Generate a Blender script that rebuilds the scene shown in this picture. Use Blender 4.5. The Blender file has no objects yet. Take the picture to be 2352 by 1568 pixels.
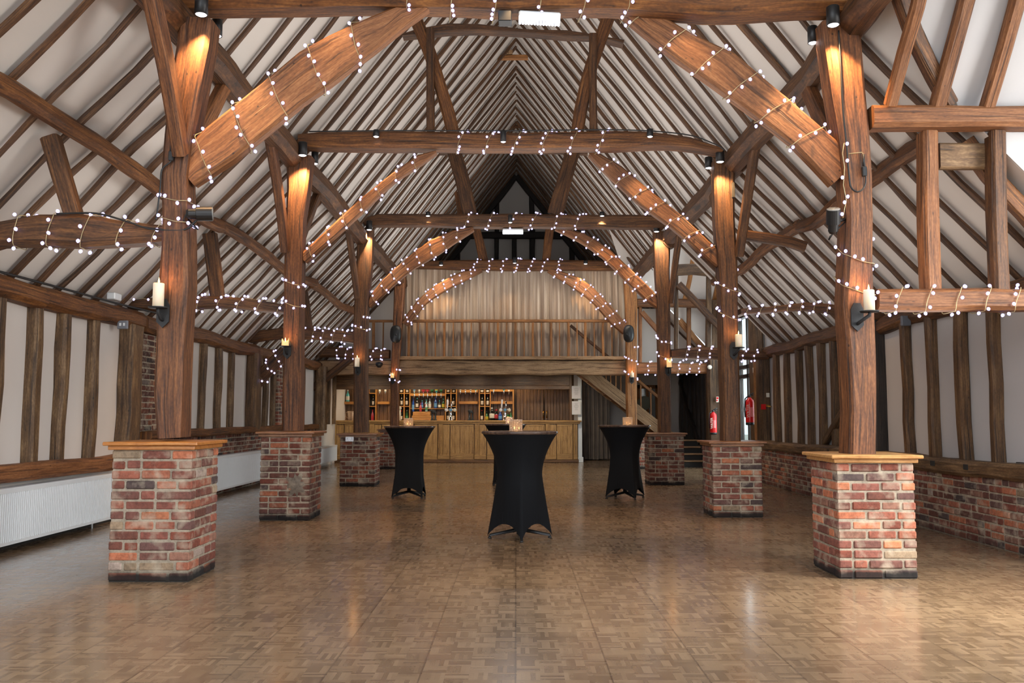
import bpy, math, random
from mathutils import Vector, Matrix, noise
random.seed(7)
SC = bpy.context.scene
COL = SC.collection
V = Vector
PI = math.pi

# ------------------------------------------------------------------ camera
FPX, CX, CY, HC = 2000.0, 1176.0, 784.0, 1.25
TH = math.atan(170 / FPX); PS = math.atan(10 / FPX)
FW = V((-math.sin(PS) * math.cos(TH), math.cos(PS) * math.cos(TH), math.sin(TH)))
RT = V((math.cos(PS), math.sin(PS), 0)); UPV = RT.cross(FW)
EYE = V((0, 0, HC))
def ray(x, y): return FW + RT * ((x - CX) / FPX) - UPV * ((y - CY) / FPX)
def at(x, y, Y):
    d = ray(x, y); return EYE + d * (Y / d.y)
def atX(x, y, X):
    d = ray(x, y); return EYE + d * (X / d.x)
cam_d = bpy.data.cameras.new('camera'); cam = bpy.data.objects.new('camera', cam_d); COL.objects.link(cam)
m = Matrix((RT, UPV, -FW)).transposed().to_4x4(); m.translation = EYE; cam.matrix_world = m
cam_d.sensor_width = 36; cam_d.lens = 36 * FPX / 2352; cam_d.clip_end = 300
SC.camera = cam

# ------------------------------------------------------------------ materials
class NT:
    def __init__(s, name):
        s.m = bpy.data.materials.new(name); s.m.use_nodes = True
        s.t = s.m.node_tree; s.t.nodes.clear()
        s.out = s.t.nodes.new('ShaderNodeOutputMaterial')
    def n(s, typ, ins=None, **kw):
        nd = s.t.nodes.new('ShaderNode' + typ)
        for k, v in kw.items(): setattr(nd, k, v)
        for k, v in (ins or {}).items():
            if isinstance(v, tuple) and len(v) == 2 and hasattr(v[0], 'outputs'):
                s.t.links.new(v[0].outputs[v[1]], nd.inputs[k])
            elif hasattr(v, 'outputs'): s.t.links.new(v.outputs[0], nd.inputs[k])
            else: nd.inputs[k].default_value = v
        return nd
    def math(s, op, a, b=0.0, c=0.0):
        return s.n('Math', {0: a, 1: b, 2: c}, operation=op)
    def ramp(s, fac, stops, interp='LINEAR'):
        nd = s.n('ValToRGB', {0: fac}); cr = nd.color_ramp; cr.interpolation = interp
        while len(cr.elements) < len(stops): cr.elements.new(0.5)
        for e, (p, c) in zip(cr.elements, stops): e.position = p; e.color = (*c, 1)
        return nd
    def mix(s, fac, a, b, mode='MIX'):
        return s.n('MixRGB', {0: fac, 1: a, 2: b}, blend_type=mode)
    def surf(s, sh): s.t.links.new(sh.outputs[0], s.out.inputs[0]); return s.m
    def bsdf(s, col, rough=0.6, bump=None, bstr=0.3, bdist=0.01, **kw):
        ins = {'Base Color': col, 'Roughness': rough}; ins.update(kw)
        if bump is not None:
            b = s.n('Bump', {'Strength': bstr, 'Distance': bdist, 'Height': bump}); ins['Normal'] = b
        return s.surf(s.n('BsdfPrincipled', ins))
def hexc(r, g, b):
    f = lambda c: (c / 12.92 if c <= 0.04045 else ((c + 0.055) / 1.055) ** 2.4)
    return (f(r / 255), f(g / 255), f(b / 255))
def c4(c): return (*c, 1)

def wood(name, dark, mid, light, rough=0.62, grain=30, blotch=0.5, var=0.35, bstr=0.5):
    k = NT(name)
    uv = k.n('UVMap'); oi = k.n('ObjectInfo')
    off = k.n('CombineXYZ', {0: k.math('MULTIPLY', (oi, 'Random'), 37.0), 1: k.math('MULTIPLY', (oi, 'Random'), 91.0)})
    vec = k.n('VectorMath', {0: uv, 1: off}, operation='ADD')
    st = k.n('Mapping', {0: vec, 3: (2.6, grain * 1.5, 1)})
    g1 = k.n('TexNoise', {'Vector': st, 'Scale': 1.0, 'Detail': 4, 'Roughness': 0.7, 'Distortion': 0.5})
    b1 = k.n('TexNoise', {'Vector': k.n('Mapping', {0: vec, 3: (2.2, 6, 1)}), 'Scale': 1.0, 'Detail': 3, 'Roughness': 0.65})
    cr = k.n('TexNoise', {'Vector': k.n('Mapping', {0: vec, 3: (0.9, 26, 1)}), 'Scale': 1.0, 'Detail': 2})
    sp = k.n('TexNoise', {'Vector': k.n('Mapping', {0: vec, 3: (30, 70, 1)}), 'Scale': 1.0, 'Detail': 1})
    kn = k.n('TexVoronoi', {'Vector': k.n('Mapping', {0: vec, 3: (2.2, 5, 1)}), 'Scale': 1.6})
    f = k.math('ADD', k.math('MULTIPLY', (g1, 0), 1.0 - blotch * 0.6), k.math('MULTIPLY', (b1, 0), blotch * 0.6))
    f = k.math('ADD', f, k.math('MULTIPLY', k.math('SUBTRACT', (sp, 0), 0.5), 0.18))
    col = k.ramp(f, [(0.34, dark), (0.5, mid), (0.66, light)])
    crack = k.ramp((cr, 0), [(0.35, (0.2, 0.17, 0.15)), (0.42, (1, 1, 1))])
    knot = k.ramp((kn, 'Distance'), [(0.03, (0.3, 0.28, 0.25)), (0.075, (1, 1, 1))])
    c2 = k.mix(0.75 * min(1, bstr * 2), col, crack, 'MULTIPLY'); c3 = k.mix(0.8 * min(1, bstr * 2), c2, knot, 'MULTIPLY')
    pg = k.n('TexVoronoi', {'Vector': k.n('Mapping', {0: vec, 3: (5.5, 8, 1)}), 'Scale': 1.0})
    hole = k.ramp((pg, 'Distance'), [(0.045, (0.12, 0.1, 0.09)), (0.07, (1, 1, 1))])
    c3 = k.mix(0.85 * min(1, bstr * 2) if bstr > 0.3 else 0.0, c3, hole, 'MULTIPLY')
    v = k.math('ADD', k.math('MULTIPLY', (oi, 'Random'), var), 1 - var / 2)
    hs = k.n('HueSaturation', {'Hue': 0.504, 'Saturation': 1.03, 'Color': c3, 'Value': v})
    h = k.math('ADD', (g1, 0), k.math('MULTIPLY', (crack, 0), 0.6))
    return k.bsdf(hs, rough, h, bstr, 0.01)
M = {}
M['oak'] = wood('old_oak', hexc(48, 26, 15), hexc(98, 58, 34), hexc(142, 92, 58))
M['oak_dark'] = wood('dark_oak', hexc(38, 22, 12), hexc(80, 49, 27), hexc(120, 80, 48))
M['oak_tie'] = wood('tie_oak', hexc(46, 25, 12), hexc(98, 58, 29), hexc(138, 90, 50))
M['oak_brace'] = wood('brace_oak', hexc(80, 46, 26), hexc(122, 76, 46), hexc(152, 104, 70), blotch=0.4)
M['rafter'] = wood('rafter_oak', hexc(44, 26, 16), hexc(84, 55, 35), hexc(118, 84, 56))
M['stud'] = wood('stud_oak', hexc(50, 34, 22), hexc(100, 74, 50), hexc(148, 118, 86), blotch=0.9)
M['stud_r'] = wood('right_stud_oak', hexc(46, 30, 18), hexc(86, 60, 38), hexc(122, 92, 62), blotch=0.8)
M['oak_pale'] = wood('pale_oak', hexc(104, 78, 54), hexc(160, 126, 94), hexc(186, 154, 120), blotch=0.6)
M['oak_mid'] = wood('honey_oak', hexc(100, 62, 34), hexc(146, 96, 56), hexc(172, 122, 78), blotch=0.4)
M['cap'] = wood('cap_oak', hexc(140, 80, 36), hexc(178, 112, 58), hexc(198, 138, 82), rough=0.35, grain=45, blotch=0.3, var=0.15, bstr=0.15)
M['cap_r'] = wood('cap_oak_pale', hexc(150, 100, 56), hexc(190, 142, 92), hexc(208, 166, 118), rough=0.32, grain=45, blotch=0.3, var=0.15, bstr=0.15)
M['cap_d'] = wood('cap_oak_dark', hexc(84, 52, 34), hexc(128, 84, 56), hexc(156, 112, 80), rough=0.32, grain=45, blotch=0.3, var=0.15, bstr=0.15)
M['bar'] = wood('bar_oak', hexc(108, 76, 42), hexc(154, 116, 70), hexc(182, 144, 94), rough=0.4, grain=24, blotch=0.3, var=0.15, bstr=0.2)
M['bar_d'] = wood('bar_dark_oak', hexc(62, 40, 22), hexc(98, 66, 40), hexc(128, 92, 58), rough=0.45, grain=24, blotch=0.3, var=0.2, bstr=0.2)
M['shelf'] = wood('shelf_oak', hexc(140, 88, 40), hexc(178, 120, 62), hexc(196, 144, 86), rough=0.4, grain=24, blotch=0.3, var=0.1, bstr=0.2)
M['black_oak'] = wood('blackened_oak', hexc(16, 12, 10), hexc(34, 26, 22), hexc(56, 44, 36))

def plain(name, col, rough=0.5, metal=0.0, **kw):
    k = NT(name)
    return k.surf(k.n('BsdfPrincipled', {'Base Color': c4(col), 'Roughness': rough, 'Metallic': metal, **kw}))
def noisy(name, col, rough=0.8, amt=0.12, scale=3.0, bstr=0.15):
    k = NT(name); tc = k.n('TexCoord')
    n1 = k.n('TexNoise', {'Vector': (tc, 'Object'), 'Scale': scale, 'Detail': 6})
    n2 = k.n('TexNoise', {'Vector': (tc, 'Object'), 'Scale': scale * 14, 'Detail': 3})
    a = tuple(c * (1 - amt) for c in col); b = tuple(min(1, c * (1 + amt)) for c in col)
    return k.bsdf(k.ramp((n1, 0), [(0.3, a), (0.7, b)]), rough, (n2, 0), bstr, 0.006)
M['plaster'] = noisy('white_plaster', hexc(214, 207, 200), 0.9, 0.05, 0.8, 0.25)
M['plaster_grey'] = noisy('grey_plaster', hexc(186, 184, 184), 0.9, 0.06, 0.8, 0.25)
M['white'] = noisy('white_enamel', hexc(226, 230, 232), 0.35, 0.03, 1.0, 0.0)
M['black'] = plain('black_metal', (0.012, 0.012, 0.013), 0.45, 0.2)
M['iron'] = noisy('wrought_iron', (0.012, 0.013, 0.015), 0.55, 0.3, 20, 0.4)
M['plastic_black'] = plain('black_plastic', (0.014, 0.016, 0.018), 0.38)
M['cable'] = plain('black_cable', (0.01, 0.01, 0.01), 0.5)
M['wire'] = plain('gold_wire', hexc(176, 160, 120), 0.4, 0.3)
M['chrome'] = plain('chrome', (0.8, 0.8, 0.82), 0.12, 1.0)
M['brass'] = plain('brass', hexc(214, 170, 84), 0.25, 1.0)
M['steel'] = plain('brushed_steel', (0.5, 0.5, 0.52), 0.35, 1.0)
M['red'] = plain('red_enamel', hexc(204, 24, 28), 0.25)
M['paper'] = plain('white_paper', hexc(222, 220, 226), 0.8)
M['ivory'] = plain('ivory_plastic', hexc(226, 222, 210), 0.4)
M['green'] = plain('green_glass', (0.01, 0.06, 0.02), 0.1)
M['mortar'] = noisy('mortar', hexc(168, 148, 120), 0.95, 0.2, 8, 0.6)
M['darkwall'] = plain('dark_back', (0.02, 0.018, 0.016), 0.8)
def emis(name, col, st, sample=False):
    k = NT(name); mm = k.surf(k.n('Emission', {0: c4(col), 1: st}))
    if not sample: mm.cycles.emission_sampling = 'NONE'
    return mm
M['bulb'] = emis('led_bulb', (0.58, 0.53, 1.0), 2.6)
M['lens'] = emis('spot_lens', (1.0, 0.95, 1.0), 6.0)
M['led'] = emis('led_tube', (0.86, 0.9, 1.0), 3.0)
M['flame'] = emis('flame', (1.0, 0.62, 0.22), 9.0)
k = NT('candle_wax')
M['wax'] = k.surf(k.n('BsdfPrincipled', {'Base Color': c4(hexc(240, 226, 204)), 'Roughness': 0.5, 'Subsurface Weight': 0.6, 'Subsurface Radius': (0.03, 0.015, 0.006), 'Emission Color': c4((1.0, 0.62, 0.3)), 'Emission Strength': 0.12}))  # faint emission stands in for flame light soaking through the wax
M['wax'].cycles.emission_sampling = 'NONE'
k = NT('melted_wax')
M['wax_melt'] = k.surf(k.n('BsdfPrincipled', {'Base Color': c4(hexc(244, 214, 160)), 'Roughness': 0.5, 'Subsurface Weight': 0.6, 'Subsurface Radius': (0.03, 0.015, 0.006), 'Emission Color': c4((1.0, 0.55, 0.2)), 'Emission Strength': 0.6}))  # stronger emission paints the flame's glow into the melted wax
M['wax_melt'].cycles.emission_sampling = 'NONE'
# fabrics
k = NT('black_spandex'); tc = k.n('TexCoord')
n1 = k.n('TexNoise', {'Vector': (tc, 'Object'), 'Scale': 220.0, 'Detail': 2})
M['spandex'] = k.bsdf(k.ramp((n1, 0), [(0.3, (0.0025, 0.003, 0.004)), (0.7, (0.006, 0.007, 0.009))]), 0.85, (n1, 0), 0.1, 0.001, **{'Specular IOR Level': 0.2})
k = NT('taupe_satin'); tc = k.n('TexCoord')
n1 = k.n('TexNoise', {'Vector': k.n('Mapping', {0: (tc, 'Object'), 3: (9, 9, 0.8)}), 'Scale': 1.0, 'Detail': 3})
M['satin'] = k.bsdf(k.ramp((n1, 0), [(0.3, hexc(168, 148, 130)), (0.7, hexc(204, 186, 166))]), 0.42, None, **{'Sheen Weight': 0.3})
M['drape'] = noisy('grey_drape', hexc(118, 108, 100), 0.8, 0.15, 4, 0.1)
# glass
k = NT('clear_glass'); tc = k.n('TexCoord')
gn = k.n('BsdfGlossy', {'Color': (1, 1, 1, 1), 'Roughness': 0.05}); tr = k.n('BsdfTransparent', {0: (0.92, 0.96, 0.96, 1)})
M['glass'] = k.surf(k.n('MixShader', {0: 0.12, 1: tr, 2: gn}))
k = NT('cut_glass'); tc = k.n('TexCoord')
wv = k.n('TexWave', {'Vector': (tc, 'Object'), 'Scale': 22.0, 'Distortion': 1.5}, bands_direction='Z')
bp = k.n('Bump', {'Strength': 0.9, 'Distance': 0.01, 'Height': (wv, 0)})
gn = k.n('BsdfGlossy', {'Color': (1, 0.93, 0.86, 1), 'Roughness': 0.12, 'Normal': bp}); tr = k.n('BsdfTransparent', {0: (0.95, 0.9, 0.86, 1)})
df = k.n('BsdfTranslucent', {0: (0.9, 0.75, 0.62, 1)})
M['cut_glass'] = k.surf(k.n('MixShader', {0: 0.25, 1: k.n('MixShader', {0: 0.35, 1: tr, 2: gn}), 2: df}))
k = NT('blue_plastic'); M['blue_plastic'] = k.surf(k.n('BsdfPrincipled', {'Base Color': c4(hexc(116, 158, 172)), 'Roughness': 0.2, 'Coat Weight': 0.5}))
# brick: colour per brick in a mesh attribute, lime and tar worked in by noise
k = NT('old_brick'); tc = k.n('TexCoord'); at_ = k.n('Attribute', attribute_name='brick_colour')
n1 = k.n('TexNoise', {'Vector': (tc, 'Object'), 'Scale': 26.0, 'Detail': 6, 'Roughness': 0.7})
n2 = k.n('TexNoise', {'Vector': (tc, 'Object'), 'Scale': 9.0, 'Detail': 5})
lum = k.ramp((n1, 0), [(0.25, (0.45, 0.42, 0.42)), (0.6, (1.05, 1.0, 1.0))])
c1 = k.mix(1.0, (at_, 'Color'), lum, 'MULTIPLY')
lime = k.ramp((n2, 0), [(0.50, (0, 0, 0)), (0.72, (0.62, 0.62, 0.62))])
c2 = k.mix(lime, c1, c4(hexc(186, 170, 150)))
sx = k.n('SeparateXYZ', {0: (tc, 'Object')})
tar = k.ramp(k.math('ADD', (sx, 2), k.math('MULTIPLY', (n2, 0), 0.06)), [(0.075, (0.05, 0.05, 0.055)), (0.125, (1, 1, 1))])
c2 = k.n('HueSaturation', {'Color': c2, 'Hue': 0.508, 'Saturation': 0.95, 'Value': 0.98})
c3 = k.mix((at_, 'Alpha'), c2, k.mix(1.0, c2, tar, 'MULTIPLY'))
M['brick'] = k.bsdf(c3, 0.9, (n1, 0), 0.6, 0.006)
# mosaic parquet
def parquet():
    k = NT('mosaic_parquet'); tc = k.n('TexCoord'); s = k.n('SeparateXYZ', {0: (tc, 'Object')})
    a = 0.115
    x = k.math('DIVIDE', (s, 0), a); y = k.math('DIVIDE', (s, 1), a)
    fx = k.math('FLOOR', x); fy = k.math('FLOOR', y)
    par = k.math('GREATER_THAN', k.math('FRACT', k.math('MULTIPLY', k.math('ADD', fx, fy), 0.5)), 0.25)
    tx = k.math('FRACT', x); ty = k.math('FRACT', y)
    mixf = lambda f, p, q: k.math('ADD', k.math('MULTIPLY', p, k.math('SUBTRACT', 1.0, f)), k.math('MULTIPLY', q, f))
    across = k.math('MULTIPLY', mixf(par, ty, tx), 5.0)
    sid = k.math('FLOOR', across)
    wn = k.n('TexWhiteNoise', {'Vector': k.n('CombineXYZ', {0: fx, 1: fy, 2: sid})}, noise_dimensions='3D')
    wc = k.n('TexWhiteNoise', {'Vector': k.n('CombineXYZ', {0: fx, 1: fy, 2: 9.0})}, noise_dimensions='3D')
    g = k.n('TexNoise', {'Vector': k.n('Mapping', {0: (tc, 'Object'), 3: (60, 60, 1)}), 'Scale': 1.0, 'Detail': 4})
    v = k.math('ADD', k.math('ADD', k.math('MULTIPLY', (wn, 0), 0.5), k.math('MULTIPLY', (wc, 0), 0.12)), k.math('MULTIPLY', (g, 0), 0.3))
    col = k.ramp(v, [(0.08, hexc(106, 86, 66)), (0.46, hexc(132, 109, 84)), (0.9, hexc(158, 134, 107))])
    wear = k.n('TexNoise', {'Vector': (tc, 'Object'), 'Scale': 0.55, 'Detail': 5, 'Roughness': 0.6})
    wr = k.ramp((wear, 0), [(0.35, (0.62, 0.58, 0.55)), (0.65, (1.12, 1.1, 1.05))])
    col = k.mix(0.8, col, wr, 'MULTIPLY')
    e = k.math('ABSOLUTE', k.math('SUBTRACT', k.math('FRACT', across), 0.5))
    ed = k.ramp(e, [(0.44, (1, 1, 1)), (0.5, (0.55, 0.5, 0.48))])
    col = k.mix(0.5, col, ed, 'MULTIPLY')
    seam = None
    for ax in (0, 1):
        q = k.math('ABSOLUTE', k.math('SUBTRACT', k.math('FRACT', k.math('DIVIDE', k.math('ADD', (s, ax), 0.005), a * 4)), 0.5))
        sr = k.ramp(q, [(0.488, (1, 1, 1)), (0.496, (0.3, 0.27, 0.25))])
        col = k.mix(0.75, col, sr, 'MULTIPLY')
    rn = k.n('TexNoise', {'Vector': (tc, 'Object'), 'Scale': 2.2, 'Detail': 6, 'Roughness': 0.7})
    rr = k.math('ADD', k.math('MULTIPLY', (rn, 0), 0.28), k.math('MULTIPLY', (wn, 0), 0.1))
    rr = k.math('ADD', rr, 0.09)
    h = k.math('ADD', k.math('MULTIPLY', (wn, 0), 0.5), k.math('MULTIPLY', (rn, 0), 0.5))
    return k.bsdf(col, rr, h, 0.12, 0.004, **{'IOR': 1.5, 'Specular IOR Level': 0.5, 'Coat Weight': 0.6, 'Coat Roughness': 0.14, 'Coat IOR': 1.6})
M['floor'] = parquet()

# ------------------------------------------------------------------ object helpers
LABELS = {}
def tag(o, label=None, cat=None, group=None, kind=None):
    if label:
        o['label'] = label
        LABELS.setdefault(label, []).append(o.name)
    if cat: o['category'] = cat; o['kind'] = kind or 'thing'
    elif kind: o['kind'] = kind
    if group: o['group'] = group
    return o
def empty(name, loc, rz=0):
    o = bpy.data.objects.new(name, None); COL.objects.link(o); o.location = loc; o.rotation_euler.z = rz
    o.empty_display_size = 0.1; return o
class MB:
    def __init__(s): s.v = []; s.f = []; s.mi = []; s.uv = []; s.sm = []; s.col = None
    def add(s, vs, fs, mi=0, uvs=None, smooth=False):
        b = len(s.v); s.v += [V(q) for q in vs]
        for i, f in enumerate(fs):
            s.f.append([b + j for j in f]); s.mi.append(mi); s.sm.append(smooth)
            if uvs: s.uv.append(uvs[i])
            else:
                p = [V(vs[j]) for j in f]
                nn = (p[1] - p[0]).cross(p[2] - p[0]) if len(p) > 2 else V((0, 0, 1))
                ax = max(range(3), key=lambda t: abs(nn[t]))
                if ax == 0: s.uv.append([(q.z, q.y) for q in p])
                elif ax == 1: s.uv.append([(q.z, q.x) for q in p])
                else: s.uv.append([(q.x, q.y) for q in p])
    def box(s, lo, hi, mi=0, uvlong=None, c=0.0):
        x0, y0, z0 = lo; x1, y1, z1 = hi
        if c > 0:
            vs = []; idx = {}
            for i, x in enumerate((x0, x1)):
                for j, y in enumerate((y0, y1)):
                    for l, z in enumerate((z0, z1)):
                        sx, sy, sz = (c, -c)[i], (c, -c)[j], (c, -c)[l]
                        for a in range(3):
                            p = [x + sx, y + sy, z + sz]; p[a] = (x, y, z)[a]
                            idx[(i, j, l, a)] = len(vs); vs.append(p)
            fs = []
            for a in range(3):
                b_, c_ = [(1, 2), (0, 2), (0, 1)][a]
                for sd in (0, 1):
                    q = []
                    for (u, w) in ((0, 0), (1, 0), (1, 1), (0, 1)):
                        k3 = [0, 0, 0]; k3[a] = sd; k3[b_] = u; k3[c_] = w; q.append(idx[(*k3, a)])
                    fl = (sd == 0) != (a == 1)
                    fs.append(q[::-1] if fl else q)
            for a in range(3):   # edges along axis a
                b_, c_ = [(1, 2), (0, 2), (0, 1)][a]
                for u in (0, 1):
                    for w in (0, 1):
                        k0 = [0, 0, 0]; k0[b_] = u; k0[c_] = w; k1 = list(k0); k1[a] = 1
                        fs.append([idx[(*k0, b_)], idx[(*k1, b_)], idx[(*k1, c_)], idx[(*k0, c_)]])
            for i in (0, 1):
                for j in (0, 1):
                    for l in (0, 1): fs.append([idx[(i, j, l, 0)], idx[(i, j, l, 1)], idx[(i, j, l, 2)]])
            s.add(vs, fs, mi)
        else:
            vs = [(x, y, z) for x in (x0, x1) for y in (y0, y1) for z in (z0, z1)]
            s.add(vs, [(0, 1, 3, 2), (4, 6, 7, 5), (0, 4, 5, 1), (2, 3, 7, 6), (0, 2, 6, 4), (1, 5, 7, 3)], mi)
        if uvlong is not None:   # grain along the given axis
            n_ = 26 if c > 0 else 6
            o_ = [t for t in range(3) if t != uvlong]
            for fi in range(len(s.f) - n_, len(s.f)):
                s.uv[fi] = [(s.v[j][uvlong], s.v[j][o_[0]] + s.v[j][o_[1]]) for j in s.f[fi]]
    def lathe(s, prof, n=20, ctr=(0, 0, 0), mi=0, smooth=True, mis=None, axis=2):
        vs = []; fs = []; fm = []
        for r, z in prof:
            for i in range(n):
                a = 2 * PI * i / n; p = [r * math.cos(a), r * math.sin(a), z]
                if axis == 1: p = [p[0], p[2], p[1]]
                elif axis == 0: p = [p[2], p[0], p[1]]
                vs.append((p[0] + ctr[0], p[1] + ctr[1], p[2] + ctr[2]))
        for j in range(len(prof) - 1):
            for i in range(n):
                q = (j * n + i, j * n + (i + 1) % n, (j + 1) * n + (i + 1) % n, (j + 1) * n + i)
                fs.append(q[::-1] if axis == 1 else q); fm.append(mis[j] if mis else mi)
        if prof[0][0] > 1e-5: fs.append(tuple(range(n))[::-1]); fm.append(mis[0] if mis else mi)
        if prof[-1][0] > 1e-5: fs.append(tuple((len(prof) - 1) * n + i for i in range(n))); fm.append(mis[-1] if mis else mi)
        b = len(s.f); s.add(vs, fs, mi, None, smooth)
        for i, q in enumerate(fm): s.mi[b + i] = q
    def tube(s, pts, r, n=6, mi=0, cap=True, smooth=True):
        pts = [V(p) for p in pts]; vs = []; fs = []; pn = None
        for i, p in enumerate(pts):
            t = (pts[min(i + 1, len(pts) - 1)] - pts[max(i - 1, 0)])
            t = t.normalized() if t.length > 1e-9 else V((0, 0, 1))
            if pn is None: pn = t.orthogonal().normalized()
            else:
                pn = pn - t * pn.dot(t)
                pn = pn.normalized() if pn.length > 1e-6 else t.orthogonal().normalized()
            bn = t.cross(pn); rr = r[i] if isinstance(r, (list, tuple)) else r
            for j in range(n):
                a = 2 * PI * j / n; vs.append(p + (pn * math.cos(a) + bn * math.sin(a)) * rr)
        for i in range(len(pts) - 1):
            for j in range(n): fs.append((i * n + j, i * n + (j + 1) % n, (i + 1) * n + (j + 1) % n, (i + 1) * n + j))
        if cap: fs += [tuple(range(n))[::-1], tuple((len(pts) - 1) * n + j for j in range(n))]
        s.add(vs, fs, mi, None, smooth)
    def build(s, name, mats, parent=None, origin=None):
        if not isinstance(mats, (list, tuple)): mats = [mats]
        if parent is not None: org = parent_world(parent)
        elif origin is not None: org = V(origin)
        else:
            xs = [q.x for q in s.v]; ys = [q.y for q in s.v]; zs = [q.z for q in s.v]
            org = V(((min(xs) + max(xs)) / 2, (min(ys) + max(ys)) / 2, min(zs)))
        rz = 0
        me = bpy.data.meshes.new(name)
        me.from_pydata([q - org for q in s.v], [], s.f)
        ul = me.uv_layers.new(name='UVMap'); li = 0
        for fi, f in enumerate(s.f):
            for j in range(len(f)): ul.data[li + j].uv = s.uv[fi][j]
            li += len(f)
        me.polygons.foreach_set('material_index', s.mi); me.polygons.foreach_set('use_smooth', s.sm)
        if s.col is not None:
            ca = me.color_attributes.new('brick_colour', 'FLOAT_COLOR', 'CORNER'); li = 0
            for fi, f in enumerate(s.f):
                for j in range(len(f)): ca.data[li + j].color = s.col[fi]
                li += len(f)
        for q in mats: me.materials.append(q)
        me.update()
        o = bpy.data.objects.new(name, me); COL.objects.link(o)
        if parent is None: o.location = org
        else: o.parent = parent
        return o
def parent_world(p):
    l = V(p.location)
    while p.parent is not None: p = p.parent; l = l + V(p.location)
    return l
def dup(root, loc, rz=None):
    r = root.copy(); COL.objects.link(r); r.location = loc
    if rz is not None: r.rotation_euler.z = rz
    for ch in list(root.children):
        c = ch.copy(); COL.objects.link(c); c.parent = r
        for g in ch.children:
            d = g.copy(); COL.objects.link(d); d.parent = c
    return r
def struct(o): o['kind'] = 'structure'; return o
def quadmesh(name, pts, mat_, kind='structure'):
    b = MB(); b.add(pts, [tuple(range(len(pts)))]); o = b.build(name, mat_); o['kind'] = kind; return o
ORD = ['first', 'second', 'third', 'fourth', 'fifth', 'sixth', 'seventh', 'eighth', 'ninth', 'tenth', 'eleventh', 'twelfth', 'thirteenth', 'fourteenth', 'fifteenth', 'sixteenth', 'seventeenth', 'eighteenth', 'nineteenth', 'twentieth']
def ordw(i):
    if i < 20: return ORD[i]
    t = ['twenty', 'thirty', 'forty', 'fifty', 'sixty'][i // 10 + 0 - 2 + (0)] if (i + 1) % 10 else None
    n_ = i + 1
    tens = {2: 'twenty', 3: 'thirty', 4: 'forty', 5: 'fifty', 6: 'sixty'}
    if n_ % 10 == 0: return {20: 'twentieth', 30: 'thirtieth', 40: 'fortieth', 50: 'fiftieth', 60: 'sixtieth'}[n_]
    return tens[n_ // 10] + '-' + ORD[n_ % 10 - 1]

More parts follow.
